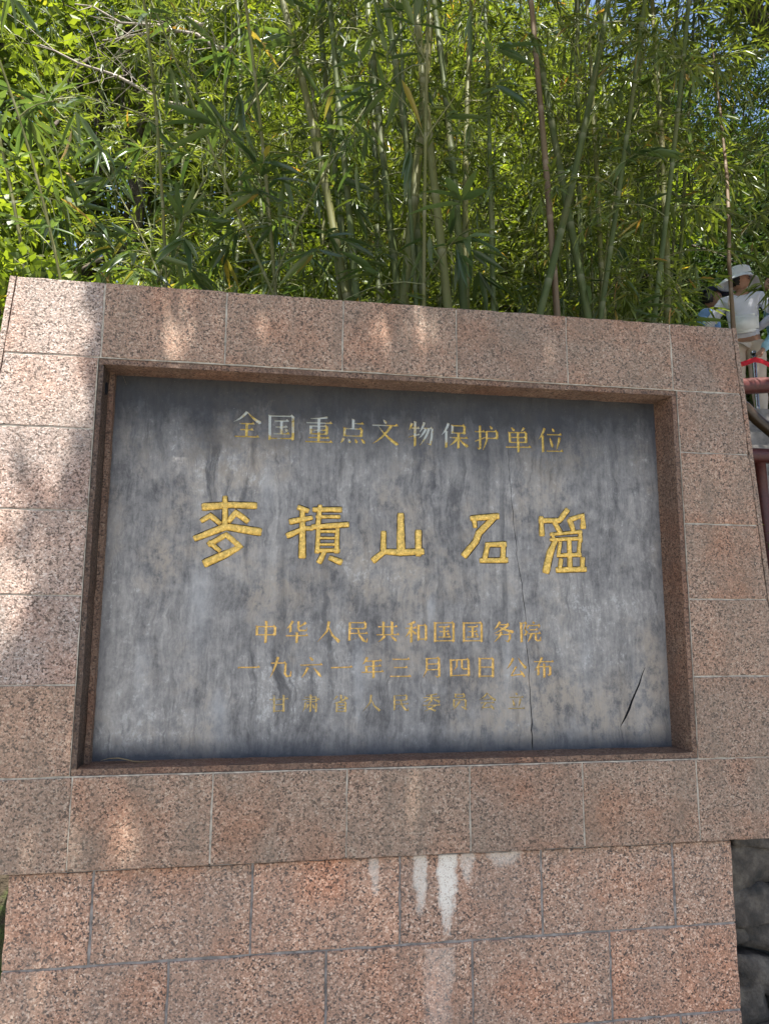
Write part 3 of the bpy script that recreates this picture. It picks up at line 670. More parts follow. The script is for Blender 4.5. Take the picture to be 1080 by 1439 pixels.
def tube(V, F, pts, radii, K=5):
    """append a tube to the lists V, F"""
    base = len(V); n = len(pts); pts = [np.array(tuple(p), float) for p in pts]
    for i, p in enumerate(pts):
        a = np.array(pts[max(0, i - 1)]); c = np.array(pts[min(n - 1, i + 1)]); d = c - a; d = d / (np.linalg.norm(d) + 1e-9)
        u = np.cross(d, [0, 0, 1] if abs(d[2]) < 0.9 else [1, 0, 0]); u /= np.linalg.norm(u) + 1e-9; w_ = np.cross(d, u)
        for k in range(K):
            an = 2 * math.pi * k / K; q = np.array(p) + (u * math.cos(an) + w_ * math.sin(an)) * radii[i]; V.append(tuple(q))
    for i in range(n - 1):
        for k in range(K):
            a = base + i * K + k; c = base + i * K + (k + 1) % K
            F.append((a, c, c + K)); F.append((a, c + K, a + K))
def unit(v): return v / (np.linalg.norm(v, axis=-1, keepdims=True) + 1e-9)

def bamboo_variant(seed, H, r0, bend, Lr, zmin, br=(1, 3), blen=(0.3, 0.75), wr=(0.10, 0.14), tw=0.075, split=0, step=0.27):
    rng = np.random.default_rng(seed); V, F = [], []; pts, rad = [], []
    def axis(z):
        t = z / H; return np.array([bend[0] * t ** 2.3 + 0.015 * math.sin(z * 1.7 + seed), bend[1] * t ** 2.3 + 0.015 * math.cos(z * 1.3 + seed), z - 0.25 * math.hypot(*bend) * t ** 4])
    z = 0.0
    while z < H:
        r = r0 * (1 - 0.82 * (z / H) ** 1.4)
        for dz, k in ((0, 1.0), (0.006, 1.16), (0.014, 1.0), (0.14, 0.96)):
            pts.append(axis(z + dz)); rad.append(r * k)
        z += step
    tube(V, F, pts, rad, 10)
    culm = fast_mesh('culm', V, F)
    TV, TF = [], []; P, D, Nn, L = [], [], [], []
    z = step * math.ceil(zmin / step); side = rng.random() * 6.28
    while z < H * 0.985:
        for _ in range(rng.integers(br[0], br[1] + 1)):
            side += 2.4 + rng.normal() * 0.5; el = rng.uniform(0.25, 0.95)
            ln = rng.uniform(*blen) * (1.0 - 0.45 * (z / H) ** 2); d = np.array([math.cos(side) * math.cos(el), math.sin(side) * math.cos(el), math.sin(el)])
            p = axis(z + 0.008); bp = [p.copy()]; n = 7
            for i in range(n):
                d = unit(d + np.array([0, 0, -0.17]) + rng.normal(0, 0.07, 3)); p = p + d * ln / n; bp.append(p.copy())
            tube(TV, TF, bp, [0.0032 * (1 - 0.8 * i / n) for i in range(n + 1)], 3)
            q = 0.2
            while q < 1.0:
                i = int(q * n); f_ = q * n - i; s = bp[i] * (1 - f_) + bp[min(n, i + 1)] * f_
                bd = unit(bp[min(n, i + 1)] - bp[i]); td = unit(bd * 0.7 + rng.normal(0, 0.55, 3) + np.array([0, 0, -0.1])); tl = rng.uniform(0.04, 0.15)
                e_ = s + td * tl; tube(TV, TF, [s, e_], [0.0013, 0.0006], 3)
                nl = rng.integers(3, 7); up = np.array([0, 0, 1.0]); sd = unit(np.cross(td, up) + 1e-6)
                for j in range(nl):
                    a = (j / (nl - 1) - 0.5) * rng.uniform(1.2, 2.2); ld = unit(td * math.cos(a) + sd * math.sin(a) + np.array([0, 0, -rng.uniform(0.05, 0.6)]) + rng.normal(0, 0.12, 3))
                    P.append(s + td * tl * rng.uniform(0.6, 1)); D.append(ld); Nn.append(up + rng.normal(0, 0.45, 3)); L.append(rng.uniform(*Lr))
                q += tw / ln * rng.uniform(0.6, 1.5)
        z += step
    P, D, Nn, L = map(np.array, (P, D, Nn, L)); W = L * rng.uniform(wr[0], wr[1], len(L))
    LV, LF, tone = leaf_arrays(P, D, Nn, L, W, rng, droop=0.16); single = []
    if split:                                # the big leaves that show singly: one mesh each
        pick_ = rng.choice(len(P), min(split, len(P)), replace=False); keep = np.ones(len(P), bool); keep[pick_] = False
        for i in pick_: single.append(fast_mesh('leaf', LV[i * 8:i * 8 + 8], LF[:8], tone[i * 8:i * 8 + 8]))
        kk = np.nonzero(keep)[0]; LV = LV.reshape(-1, 8, 3)[kk].reshape(-1, 3); tone = tone.reshape(-1, 8)[kk].ravel(); LF = LF[:len(kk) * 8]
    return culm, fast_mesh('twigs', TV, TF), fast_mesh('leaves', LV, LF, tone), single

variants = []
specs = [(1, 6.6, 0.020, (0.5, 0.3), (0.09, 0.15), 1.75), (2, 7.2, 0.018, (-0.4, 0.5), (0.08, 0.14), 1.6), (3, 6.0, 0.016, (0.3, -0.5), (0.07, 0.115), 1.5),
         (4, 6.8, 0.021, (-0.6, -0.3), (0.08, 0.13), 1.9), (5, 5.2, 0.011, (0.8, 0.2), (0.08, 0.14), 0.4), (6, 5.6, 0.012, (-0.8, -0.3), (0.08, 0.14), 0.3)]
for s in specs: variants.append(bamboo_variant(*s, br=(1, 2), blen=(0.3, 0.85), tw=0.046))
broad = [bamboo_variant(21, 4.2, 0.010, (-1.0, -0.6), (0.12, 0.20), 1.45, br=(1, 2), blen=(0.3, 0.7), wr=(0.13, 0.17), tw=0.12, split=170), bamboo_variant(22, 3.6, 0.009, (0.7, -0.7), (0.12, 0.19), 1.4, br=(1, 2), blen=(0.3, 0.6), wr=(0.13, 0.17), tw=0.12, split=170)]
bare = [bamboo_variant(31, 6.5, 0.023, (0.15, 0.1), (0.07, 0.11), 3.3, br=(1, 1)), bamboo_variant(32, 6.5, 0.018, (-0.15, 0.2), (0.07, 0.11), 2.9, br=(1, 1))]

def over_tile(x, y, z_=2.9):
    p = px_of((x, y, z_)); k = sum(p > q for q in (143, 317, 481, 641, 797, 943))
    return ('first', 'second', 'third', 'fourth', 'fifth', 'sixth', 'seventh')[k]
def bamboo(var, loc, label, group=None, lean=None, rz=0.0, mat=M_culm, lm=M_bleaf, sc=1.0):
    if label is None: label = 'slender leafy bamboo just behind the %s top tile from the left' % over_tile(loc[0], loc[1])
    t = empty('bamboo', loc, label, 'bamboo', group)
    q = Matrix.Rotation(rz, 4, 'Z')
    if lean is not None: q = Vector((0, 0, 1)).rotation_difference(lean.normalized()).to_matrix().to_4x4() @ q
    t.rotation_euler = q.to_euler(); t.scale = (sc, sc, sc)
    for nm, me, mt in (('culm', var[0], mat), ('twigs', var[1], M_twig), ('leaves', var[2], lm)):
        o = bpy.data.objects.new(nm, me); col.objects.link(o); o.parent = t
        if not me.materials: me.materials.append(None)
        o.material_slots[0].link = 'OBJECT'; o.material_slots[0].material = mt
        if nm != 'culm': o['kind'] = 'stuff'
    for me in var[3]:
        o = bpy.data.objects.new('leaf', me); col.objects.link(o); o.parent = t
        if not me.materials: me.materials.append(lm)
    return t
# ---- the culms one can pick out above the wall: lower point, upper point (pixels on the photo), depth, size, kind
pick = [
 ((390, 400), (252, 60), 0.62, bare[1], 0.62, M_culm_y, 'slim olive bamboo stem leaning far to the left over the wall'),
 ((500, 415), (470, 60), 1.35, bare[0], 0.9, M_culm, 'green bamboo stem second from the leaning one, tilting slightly left'),
 ((578, 420), (548, 120), 1.0, bare[1], 0.75, M_culm, 'thin bamboo stem left of the thick pair in the middle'),
 ((626, 428), (588, 60), 0.9, bare[0], 1.05, M_culm_y, 'thick olive bamboo stem rising in the middle above the fourth top tile joint'),
 ((586, 250), (606, 20), 1.25, bare[0], 1.15, M_culm_y, 'thick yellowish bamboo stem leaning right behind the middle of the wall'),
 ((655, 430), (622, 40), 1.15, bare[0], 1.0, M_culm, 'thick green bamboo stem just right of the middle pair'),
 ((699, 432), (701, 60), 1.0, bare[1], 0.85, M_culm, 'straight upright bamboo stem right of the middle group'),
 ((762, 290), (735, 30), 0.95, bare[1], 1.0, M_culm_b, 'reddish brown bamboo stem leaning left between the green ones'),
 ((790, 250), (752, 40), 1.25, bare[0], 1.0, M_culm, 'green bamboo stem leaning left and crossing behind the steep one'),
 ((805, 240), (866, 0), 0.85, bare[0], 0.95, M_culm, 'stout green bamboo stem leaning steeply to the right'),
 ((850, 330), (846, 0), 1.6, bare[1], 0.9, M_culm_y, 'upright pale bamboo stem at the right behind the steep leaning one'),
 ((545, 300), (515, 0), 1.9, bare[0], 1.0, M_culm, 'shaded bamboo stem farther back left of the middle'),
 ((455, 240), (405, 0), 1.7, bare[0], 1.05, M_culm_y, 'bamboo stem at the upper left centre leaning left farther back'),
 ((484, 320), (440, 0), 2.1, bare[1], 1.1, M_culm, 'rear green bamboo stem seen between the two left leaning ones')]
for lo, hi, Y, var, sc, mt, lab in pick:
    Y = 0.62 + (Y - 0.62) * 0.35
    a, c = at(*lo, Y), at(*hi, Y); d = (c - a).normalized(); g0 = hill(a.x, Y); k = (a.z - g0) / d.z
    base = a - d * k; base.z = hill(base.x, Y) - 0.05
    bamboo(var, base, lab, None, d, random.uniform(0, 6), mt, M_bleaf, sc)
dense = bamboo_variant(33, 6.2, 0.016, (0.5, -0.4), (0.09, 0.15), 2.75, br=(1, 3), blen=(0.4, 0.9), tw=0.045)
for i, (px, py, Y, lx, ly, rz) in enumerate([(915, 380, 1.3, .03, .05, 0.4), (935, 380, 1.9, .02, .0, 5.6), (1215, 380, 1.25, .0, .0, 3.8), (1240, 380, 1.7, .0, .05, 3.4), (1190, 380, 2.3, .0, .0, 4.2), (925, 380, 2.6, .04, .05, 5.7), (1185, 380, 2.9, .0, .0, 3.8), (890, 380, 2.0, .03, .0, 0.0)]):
    p = at(px, py, Y); g0 = hill(p.x, Y); bamboo(dense, (p.x, Y, g0 - .03), 'tall bamboo with drooping leaves, upper right, %s' % ('over the sixth tile joint', 'left of the dry cane', 'right of the dry cane', 'at the right edge', 'just behind the one at the right edge', 'far behind the sixth joint', 'farthest back at the right', 'above the sixth tile')[i], 'bamboos with drooping leaves at the right', Vector((lx, ly, 1)), rz, M_culm, M_bleaf, 1.0)
# dry brown cane beside the people
a, c = at(1031, 470, 1.0), at(1020, 270, 1.0); V, F = [], []
p0 = at(1034, 520, 1.0); p0.z = 1.3; P_ = [tuple(p0)] + [tuple(at(x, y, 1.0 + dy)) for x, y, dy in ((1034, 505, 0), (1031, 480, 0), (1028, 430, 0), (1024, 370, 0.02), (1024, 320, 0.05), (1021, 250, 0.1), (1012, 160, 0.15), (1000, 60, 0.2))]
tube(V, F, P_, [0.011, 0.011, 0.0135, 0.0105, 0.010, 0.0095, 0.009, 0.007, 0.004], 8)
t = empty('bamboo', (P_[0][0], 1.0, 1.3), 'dry brown bamboo cane rising in front of the people beyond the wall end', 'bamboo')
o = link('culm', fast_mesh('culm', V, F), M_culm_b, t); o.matrix_parent_inverse = Matrix.Translation(-t.location)

# ---- the grove: clumps of anonymous stems
rg = random.Random(5)
def px_of(p):
    d = Vector(p) - CAM; z_ = d.dot(FWD); return 540 + FOC * d.dot(RGT) / z_
spots = []
for Y, n_, x0, x1 in ((0.75, 5, -0.2, 1.9), (1.15, 4, -0.5, 2.0), (1.7, 4, -1.0, 2.3), (2.4, 6, -1.4, 2.6), (3.2, 8, -1.6, 3.2), (4.2, 7, -2.0, 3.6)):
    for i in range(n_):
        spots.append((x0 + (x1 - x0) * (i + rg.uniform(0.1, 0.9)) / n_, Y + rg.uniform(-0.15, 0.3)))
for x, y in spots:
    g0 = hill(x, y); pxx = px_of((x, y, g0 + 2))
    if pxx > 915: continue
    right = pxx > 640
    k = rg.choice([0, 1, 2, 3]) if y < 1.6 else rg.choice([0, 1, 2, 3, 4, 5, 4])
    bamboo(variants[k], (x, y, g0 - 0.03), ('nearest' if y < 1.1 else 'near' if y < 2 else 'farther' if y < 3 else 'rearmost') + ' tall bamboo stem of the grove above the %s top tile from the left' % over_tile(x, y, g0 + 2), 'bamboo stems of the grove behind the wall',
           Vector((rg.uniform(-.12, .12), rg.uniform(-.10, .12), 1)), rg.uniform(0, 6.28), M_culm if rg.random() < 0.7 else M_culm_y, M_bleaf, rg.uniform(0.9, 1.15))
for i in range(30):
    x = -1.25 + i * 0.12 + rg.uniform(-.08, .08); y = rg.uniform(1.28, 1.7); lo_x = px_of((x, y, 3))
    if lo_x > 930 or 540 < lo_x < 600 or 660 < lo_x < 720: continue
    bamboo(variants[4 + i % 2], (x, y, hill(x, y) - 0.03), None, 'slender leafy bamboos in front of the taller stems', Vector((rg.uniform(-.1, .1), rg.uniform(-.02, .12), 1)), rg.uniform(0, 6.28), M_culm, M_bleaf, rg.uniform(0.62, 0.95))
for i, (x, y, rz, k, s) in enumerate([(-1.02, 0.66, 0.2, 0, 0.9), (-0.72, 0.75, 0.6, 1, 0.95), (-0.50, 0.62, 5.6, 0, 0.8), (-1.3, 0.9, 0.0, 0, 1.0), (-0.1, 0.7, 2.6, 1, .8), (0.20, 0.72, 0.9, 0, 1.05), (-0.85, 0.95, 5.2, 1, 1.15), (-0.35, 1.0, 0.5, 0, 1.15), (-1.15, 0.78, 1.0, 1, 1.1), (0.95, 0.8, 3.2, 0, 1.0)]):
    bamboo(broad[k], (x, y, hill(x, y) - 0.03), ['low bamboo with broad leaves above the second top tile', 'low bamboo with broad leaves nearest the middle of the left half', 'smallest broad leaved bamboo, bending towards the wall top', 'broad leaved bamboo at the left end behind the corner tile', 'broad leaved bamboo behind the fourth top tile', 'broad leaved bamboo hanging in front of the thick middle stems', 'taller broad leaved bamboo above the second top tile joint', 'taller broad leaved bamboo rising behind the third top tile', 'broad leaved bamboo behind the first top tile joint', 'rightmost broad leaved bamboo, behind the fifth top tile'][i], 'broad leaved bamboos behind the wall', None, rz, M_culm_y, M_bleaf2, s)

# ---- broadleaf trees and shrubs
def crown(seed, n, clumps, rad, Lr, squash=0.8, wk=0.5, flt=None, shell=0.5):
    rng = np.random.default_rng(seed)
    C_ = np.array([c[:3] for c in clumps]); Rr = np.array([c[3] for c in clumps]); idx = rng.choice(len(C_), n, p=Rr ** 2 / (Rr ** 2).sum())
    dirs = unit(rng.normal(0, 1, (n, 3))); rr = rng.random(n) ** shell
    P = C_[idx] + dirs * (Rr[idx] * rr)[:, None] * np.array([1, 1, squash]) + rng.normal(0, 0.03, (n, 3))
    D = unit(dirs + rng.normal(0, 0.7, (n, 3)) + np.array([0, 0, -0.25])); Nn = np.array([0, 0, 1.0]) + rng.normal(0, 0.55, (n, 3)); L = rng.uniform(*Lr, n)
    if flt is not None:
        k = flt(P, rng); P, D, Nn, L = P[k], D[k], Nn[k], L[k]
    V, F, tone = leaf_arrays(P, D, Nn, L, L * wk, rng, simple=True, fold=0.12)
    return fast_mesh('crown', V, F, tone)
def limbs(root, H, clumps, r0, rng):
    V, F = [], []; pts = [(0.04 * math.sin(i * 1.3), 0.04 * math.cos(i), H * i / 6) for i in range(7)]
    tube(V, F, pts, [r0 * (1 - 0.09 * i) for i in range(7)], 10)
    for c in clumps:
        k = rng.uniform(0.45, 1); s = np.array([0, 0, H * k]); e_ = np.array(c[:3]); mid = (s + e_) / 2 + np.array([0, 0, -0.15 + rng.uniform(-.1, .2)])
        tube(V, F, [s, (s + mid) / 2, mid, (mid + e_) / 2 + rng.normal(0, .04, 3), e_], [r0 * .42, r0 * .33, r0 * .25, r0 * .16, r0 * .06], 6)
    return fast_mesh('trunk', V, F)
def tree_variant(seed, H, W_, n, Lr, nc=16):
    rng = np.random.default_rng(seed); cl = []
    for i in range(nc):
        a = rng.uniform(0, 6.28); q = rng.uniform(0.15, 1) ** .6 * W_; z_ = rng.uniform(0.22, 1) * H
        q *= 1.15 - 0.75 * (z_ / H) ** 2; cl.append((q * math.cos(a), q * math.sin(a), z_, rng.uniform(0.30, 0.5) * W_ * .9))
    return limbs(None, H * 0.92, cl, 0.018 * H ** .8, rng), crown(seed, n, cl, None, Lr)
trees = [tree_variant(41, 6.0, 1.9, 15000, (0.06, 0.11)), tree_variant(42, 6.8, 1.8, 15000, (0.055, 0.10)), tree_variant(43, 5.2, 1.7, 13000, (0.07, 0.12))]
shrubs = [tree_variant(51, 1.5, 0.55, 2600, (0.04, 0.075), 9), tree_variant(52, 1.2, 0.6, 2400, (0.045, 0.085), 8)]
def plant(name, var, loc, label, cat, group, mt, rz=0, sc=1.0):
    t = empty(name, loc, label, cat, group); t.rotation_euler = (0, 0, rz); t.scale = (sc,) * 3
    for nm, me, mm in (('trunk', var[0], M_bark), ('crown', var[1], mt)):
        o = bpy.data.objects.new(nm, me); col.objects.link(o); o.parent = t
        if not me.materials: me.materials.append(None)
        o.material_slots[0].link = 'OBJECT'; o.material_slots[0].material = mm
        if nm == 'crown': o['kind'] = 'stuff'
    return t
for i, (x, y) in enumerate([(-4.2, 4.6), (-2.6, 5.4), (-0.9, 5.9), (0.8, 5.7), (2.5, 6.3), (-5.6, 7.0), (-3.4, 7.8), (-1.2, 8.4), (1.2, 8.2), (3.4, 8.6), (-2.2, 10.6), (0.4, 11.0), (3.0, 11.4), (-5.0, 10.4), (-7.0, 9.5), (5.4, 12.0), (8.0, 12.5), (-0.2, 7.0), (1.9, 7.2), (-2.0, 6.8), (3.0, 6.4), (4.4, 9.6), (2.9, 9.9), (-3.1, 3.9), (-1.9, 4.4)]):
    plant('broadleaf_tree', trees[i % 3], (x, y, hill(x, y) - 0.6), ('low on the slope' if y < 6.2 else 'midway up the slope' if y < 9 else 'high on the slope') + ', sunlit yellow green tree seen above the %s top tile' % over_tile(x, y, hill(x, y) + 2.5), 'tree', 'sunlit trees on the slope behind the bamboo', M_tleaf, i * 1.7, 1 + 0.08 * (i % 3))
for i, (x, y) in enumerate([(5.0, 7.4), (6.9, 7.2), (7.0, 9.2), (5.2, 9.0), (8.4, 7.2), (3.9, 7.9), (9.0, 10), (6.4, 10.6), (4.6, 7.6), (7.6, 10.8), (9.2, 12.5), (10.8, 9.6), (8.6, 8.6), (5.6, 11.2), (11.5, 12.5)]):
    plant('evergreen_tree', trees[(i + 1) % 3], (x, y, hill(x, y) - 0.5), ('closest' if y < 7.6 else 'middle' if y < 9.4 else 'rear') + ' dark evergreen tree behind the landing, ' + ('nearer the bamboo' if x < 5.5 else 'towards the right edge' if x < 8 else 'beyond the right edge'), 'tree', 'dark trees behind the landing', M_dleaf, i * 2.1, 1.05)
for i in range(16):
    x = -2.5 + i * 0.27 + rg.uniform(-.1, .1); y = rg.choice([1.2, 1.9, 2.7]) + rg.uniform(-.2, .2)
    plant('shrub', shrubs[i % 2], (x, y, hill(x, y) - 0.05), 'low sunlit shrub among the stems above the %s top tile' % over_tile(x, y, 2.6), 'shrub', 'low shrubs among the bamboo stems', M_tleaf, i * 1.3, rg.uniform(0.8, 1.3))
for i, (x, y, s) in enumerate([(-1.55, 0.85, 1.3), (-1.9, 1.3, 1.5), (-2.3, 2.0, 1.6), (-2.0, 0.7, 1.2), (-2.6, 3.0, 1.8), (-3.2, 2.4, 1.6)]):
    plant('shrub', shrubs[i % 2], (x, y, hill(x, y) - 0.05), 'bright green shrub at the left end of the wall', 'shrub', 'bright shrubs at the left end of the wall', M_tleaf, i * 1.1, s)
# bare branches in the sunlit upper left corner
for j, (p, q, lab) in enumerate([((110, 10), (330, 70), 'bare greyish branch in the upper left corner, uppermost'), ((60, 70), (260, 150), 'bare brown branch below the uppermost one in the upper left'), ((150, 60), (300, 30), 'short bare twig forking upward in the upper left corner')]):
    V, F = [], []; A_, B_ = at(*p, 2.6), at(*q, 2.3); rr = np.random.default_rng(60 + j)
    pts = [np.array(A_.lerp(B_, i / 8)) + rr.normal(0, 0.02, 3) for i in range(9)]; tube(V, F, pts, [0.005 + 0.0012 * i for i in range(9)], 6)
    for k in range(1, 9):
        for s in (1, -1):
            d = np.array([rr.uniform(-.5, 0.1), rr.uniform(-.3, .3), s * rr.uniform(.1, .4)]); tube(V, F, [pts[k], pts[k] + d * .5 + rr.normal(0, .02, 3), pts[k] + d], [0.0035, 0.0025, 0.001], 4)
    tag(link('bare_branch', fast_mesh('bare_branch', V, F), flat('grey_bark', (0.26, 0.22, 0.18), 0.9) if j == 0 else bpy.data.materials['grey_bark']), lab, 'branch')

# ---- unseen tree added to shade the wall, leaves cut away for sun patches
GAPS = [(-0.105, 2.49, .022, .09), (0.040, 2.49, .028, .09), (0.104, 2.44, .014, .03), (-0.72, 2.37, .010, .07), (-0.64, 2.36, .004, .05), (-0.97, 2.42, .01, .10), (-0.45, 2.37, .004, .06), (0.02, 1.0, .01, .05), (-0.78, 0.92, .012, .06), (-0.10, 0.82, .010, .06)]
def sunproj(P):
    t = P[:, 1] / SUN.y                      # back along the sun ray to the plane y = 0
    return P[:, 0] - SUN.x * t, P[:, 2] - SUN.z * t
def shade_filter(P, rng):
    X, Z = sunproj(P); keep = np.ones(len(P), bool)
    for gx, gz, rx, rz in GAPS: keep &= ((X - gx) / (rx + 0.033)) ** 4 + ((Z - gz) / (rz + 0.10)) ** 4 > 1
    edge = -0.975 + 0.03 * np.sin(Z * 7) - 0.10 * np.clip(1.9 - Z, -0.3, 1)
    left = X < edge
    clump = (np.sin(X * 23 + 1) * np.sin(Z * 3.1 + X * 9) > 0.55)
    keep &= ~left | (clump & (rng.random(len(P)) < 0.30)) | (Z < 1.45)
    return keep
base = Vector((4.3, 1.2, hill(4.3, 1.2) - 0.1)); cl = []
rr = np.random.default_rng(77)
for i in range(72):
    x = -1.2 + (i % 12 + rr.uniform(0, 1)) * 0.45; y = -2.6 + (i // 12 + rr.uniform(0, 1)) * 0.39; cl.append((x - base.x, y - base.y, rr.uniform(5.5, 7.0) - base.z, rr.uniform(0.42, 0.6)))
def flt(P, rng): return shade_filter(P + np.array(base), rng)
t = plant('added_shade_tree', (limbs(None, 5.6, cl, 0.16, rr), crown(78, 100000, cl, None, (0.06, 0.10), flt=flt, shell=0.4)), base, 'unseen tall tree added beside the wall, its crown shaped to shade it', 'tree', None, M_dleaf)
base3 = Vector((5.6, 3.1, hill(5.6, 3.1) - 0.1)); cl = []  # second tree, added as a shade canopy over the bamboo
for i in range(60):
    x = rr.uniform(0.2, 4.6); y = rr.uniform(-0.1, 2.6); cl.append((x - base3.x, y - base3.y, 3.6 + (y + 2.05) * 1.05 + rr.uniform(0.3, 1.6) + (0.6 if x < 1 else 0) + 0.6 - base3.z, rr.uniform(0.3, 0.5)))
plant('added_shade_tree', (limbs(None, 4.8, cl, 0.15, rr), crown(80, 6000, cl, None, (0.06, 0.10), shell=0.4)), base3, 'leafy tree added behind the right end to shade the bamboo', 'tree', None, M_dleaf)
base2 = Vector((7.6, 2.6, hill(7.6, 2.6))); cl = [(rr.uniform(3.3, 6.4) - base2.x, rr.uniform(1.6, 4.0) - base2.y, rr.uniform(8.2, 9.2) - base2.z, rr.uniform(0.5, 0.7)) for i in range(22)]  # third tree, added along the sun path to shade the people
plant('added_shade_tree', (limbs(None, 6.5, cl, 0.18, rr), crown(79, 11000, cl, None, (0.07, 0.12), shell=0.4)), base2, 'tall tree added to spread shade over the landing and the people', 'tree', None, M_dleaf)

# ------------------------------------------------------------------ right side: rubble wall, stairs, rails, people
rub = empty('rubble_wall', (1.7, 0.35, 0), 'dark wall of rounded rubble stones beside the right foot of the monument', 'wall')
rinv = Matrix.Translation((-1.7, -0.35, 0))
o = link('mortar_core', prism([(1.06, 0), (2.8, 0), (2.8, 1.25), (1.06, 1.25)], 0.36, 0.75), flat('dark_mortar', (0.05, 0.05, 0.047), 0.95, 0.2, bump=0.6), rub); o.matrix_parent_inverse = rinv
b = N('dark_rubble'); v = b.n('ShaderNodeNewGeometry').outputs['Position']; n = b.noise(v, 9, 6, .7); n2 = b.noise(v, 45, 5)
M_rub = b.done(b.pbr(b.ramp(n, [(0.35, (0.025, 0.024, 0.021)), (0.52, (0.075, 0.062, 0.05)), (0.68, (0.16, 0.135, 0.105))]), 0.85, b.bump(n2, 0.8, 0.012), 0.3))
rs = random.Random(9); zz = 0.06
while zz < 1.25:
    x = 1.02 + rs.uniform(-.05, .05); hh = rs.uniform(0.10, 0.15)
    while x < 2.8:
        wd = rs.uniform(0.09, 0.16); bm = bmesh.new(); bmesh.ops.create_icosphere(bm, subdivisions=3, radius=1)
        for q in bm.verts:
            c = q.co; k = 1 + 0.30 * noise.noise(c * 1.5 + Vector((x * 7, zz * 9, 0))); c = Vector([math.copysign(abs(t_) ** 0.5, t_) for t_ in c]) + 0.06 * noise.noise_vector(c * 5 + Vector((x * 3, 0, zz))); q.co = Vector((c.x * wd * k * .93, c.y * 0.07 * k, c.z * hh * k * .58))
        bmesh.ops.rotate(bm, verts=bm.verts, cent=(0, 0, 0), matrix=Matrix.Rotation(rs.uniform(-.35, .35), 3, 'Y'))
        o = link('rubble_stone', from_bm('rubble_stone', bm, True), M_rub, rub); o.matrix_parent_inverse = rinv; o.location = (x + wd * .5, 0.345 + rs.uniform(-.015, .02), zz + rs.uniform(-.02, .02))
        x += wd * 1.75
    zz += hh * 1.05

LZ = at(1060, 597, 4.0).z - 0.02
M_step = flat('grey_step_stone', (0.22, 0.20, 0.185), 0.85, 0.3, nscale=14, amt=0.35, bump=0.4)
def bevbox(x0, x1, y0, y1, z0, z1, bev=0.006, seg=2):
    bm = bmesh.new(); bmesh.ops.create_cube(bm, size=1)
    for q in bm.verts: q.co = Vector(((x0 + x1) / 2 + q.co.x * (x1 - x0), (y0 + y1) / 2 + q.co.y * (y1 - y0), (z0 + z1) / 2 + q.co.z * (z1 - z0)))
    bmesh.ops.bevel(bm, geom=list(bm.edges), offset=bev, segments=seg, affect='EDGES'); return bm
st = empty('stone_stairs', (4.2, 1.8, hill(4.2, 1.8)), 'grey stone steps climbing to the landing at the right', 'stairs'); sinv = Matrix.Translation(-st.location)
ns = 9; rise = (LZ - 1.9) / ns
for i in range(ns):
    y0 = 1.9 + i * 0.19; bm = bevbox(2.75, 6.8, y0, y0 + 0.22, 0.4, 1.9 + rise * (i + 1) - 0.0, 0.008); o = link('step', from_bm('step', bm), M_step, st); o.matrix_parent_inverse = sinv
lb = from_bm('landing', bevbox(3.3, 11, 1.9 + ns * .19 + .022, 6.4, LZ - 0.35, LZ)); tag(link('landing', lb, M_step), kind='structure')

M_rail = flat('dark_red_painted_rail', (0.075, 0.016, 0.012), 0.5, 0.5, nscale=60, amt=0.3, bump=0.3)
def pipe(name, pts, r, mat, parent=None, K=16, inv=None, cap=True):
    V, F = [], []; tube(V, F, [tuple(p) for p in pts], [r] * len(pts) if not hasattr(r, '__len__') else r, K)
    if cap:
        for s_, e_ in ((0, 0), (len(V) - K, len(pts) - 1)):
            V.append(tuple(pts[e_])); c = len(V) - 1
            for k in range(K): F.append((s_ + k, s_ + (k + 1) % K, c))
    o = link(name, fast_mesh(name, V, F), mat, parent)
    if inv is not None: o.matrix_parent_inverse = inv
    return o
rl = empty('handrail', (2.9, 1.6, 1.2), 'dark red railing of thick round bars at the right edge beside the steps', 'railing'); linv = Matrix.Translation(-rl.location)
a = at(1040, 543, 1.6); c = at(1080, 541, 1.6); d = (c - a).normalized()
pipe('top_rail', [a - d * 0.5, a, c, c + d * 2.0], 0.050, M_rail, rl, inv=linv)
a = at(1052, 640, 1.6); c = at(1080, 641, 1.6); d = (c - a).normalized()
pipe('lower_rail', [a - d * 0.4, a, c, c + d * 2.0], 0.046, M_rail, rl, inv=linv)
pipe('slanting_rail', [at(1020, 552, 1.75), at(1046, 572, 1.75), at(1064, 590, 1.75), at(1084, 607, 1.75), at(1120, 640, 1.75)], 0.036, flat('olive_brown_rail', (0.05, 0.03, 0.016), 0.35, 0.5), rl, inv=linv)
a = at(1066, 650, 1.62); pipe('post', [a, a - Vector((-.005, 0, .2)), a - Vector((-.02, 0, 0.6)), Vector((a.x + .02, a.y, 1.0))], 0.036, M_rail, rl, inv=linv)
a = at(1120, 540, 1.62); pipe('post', [a, Vector((a.x, a.y, 1.0))], 0.036, M_rail, rl, inv=linv)

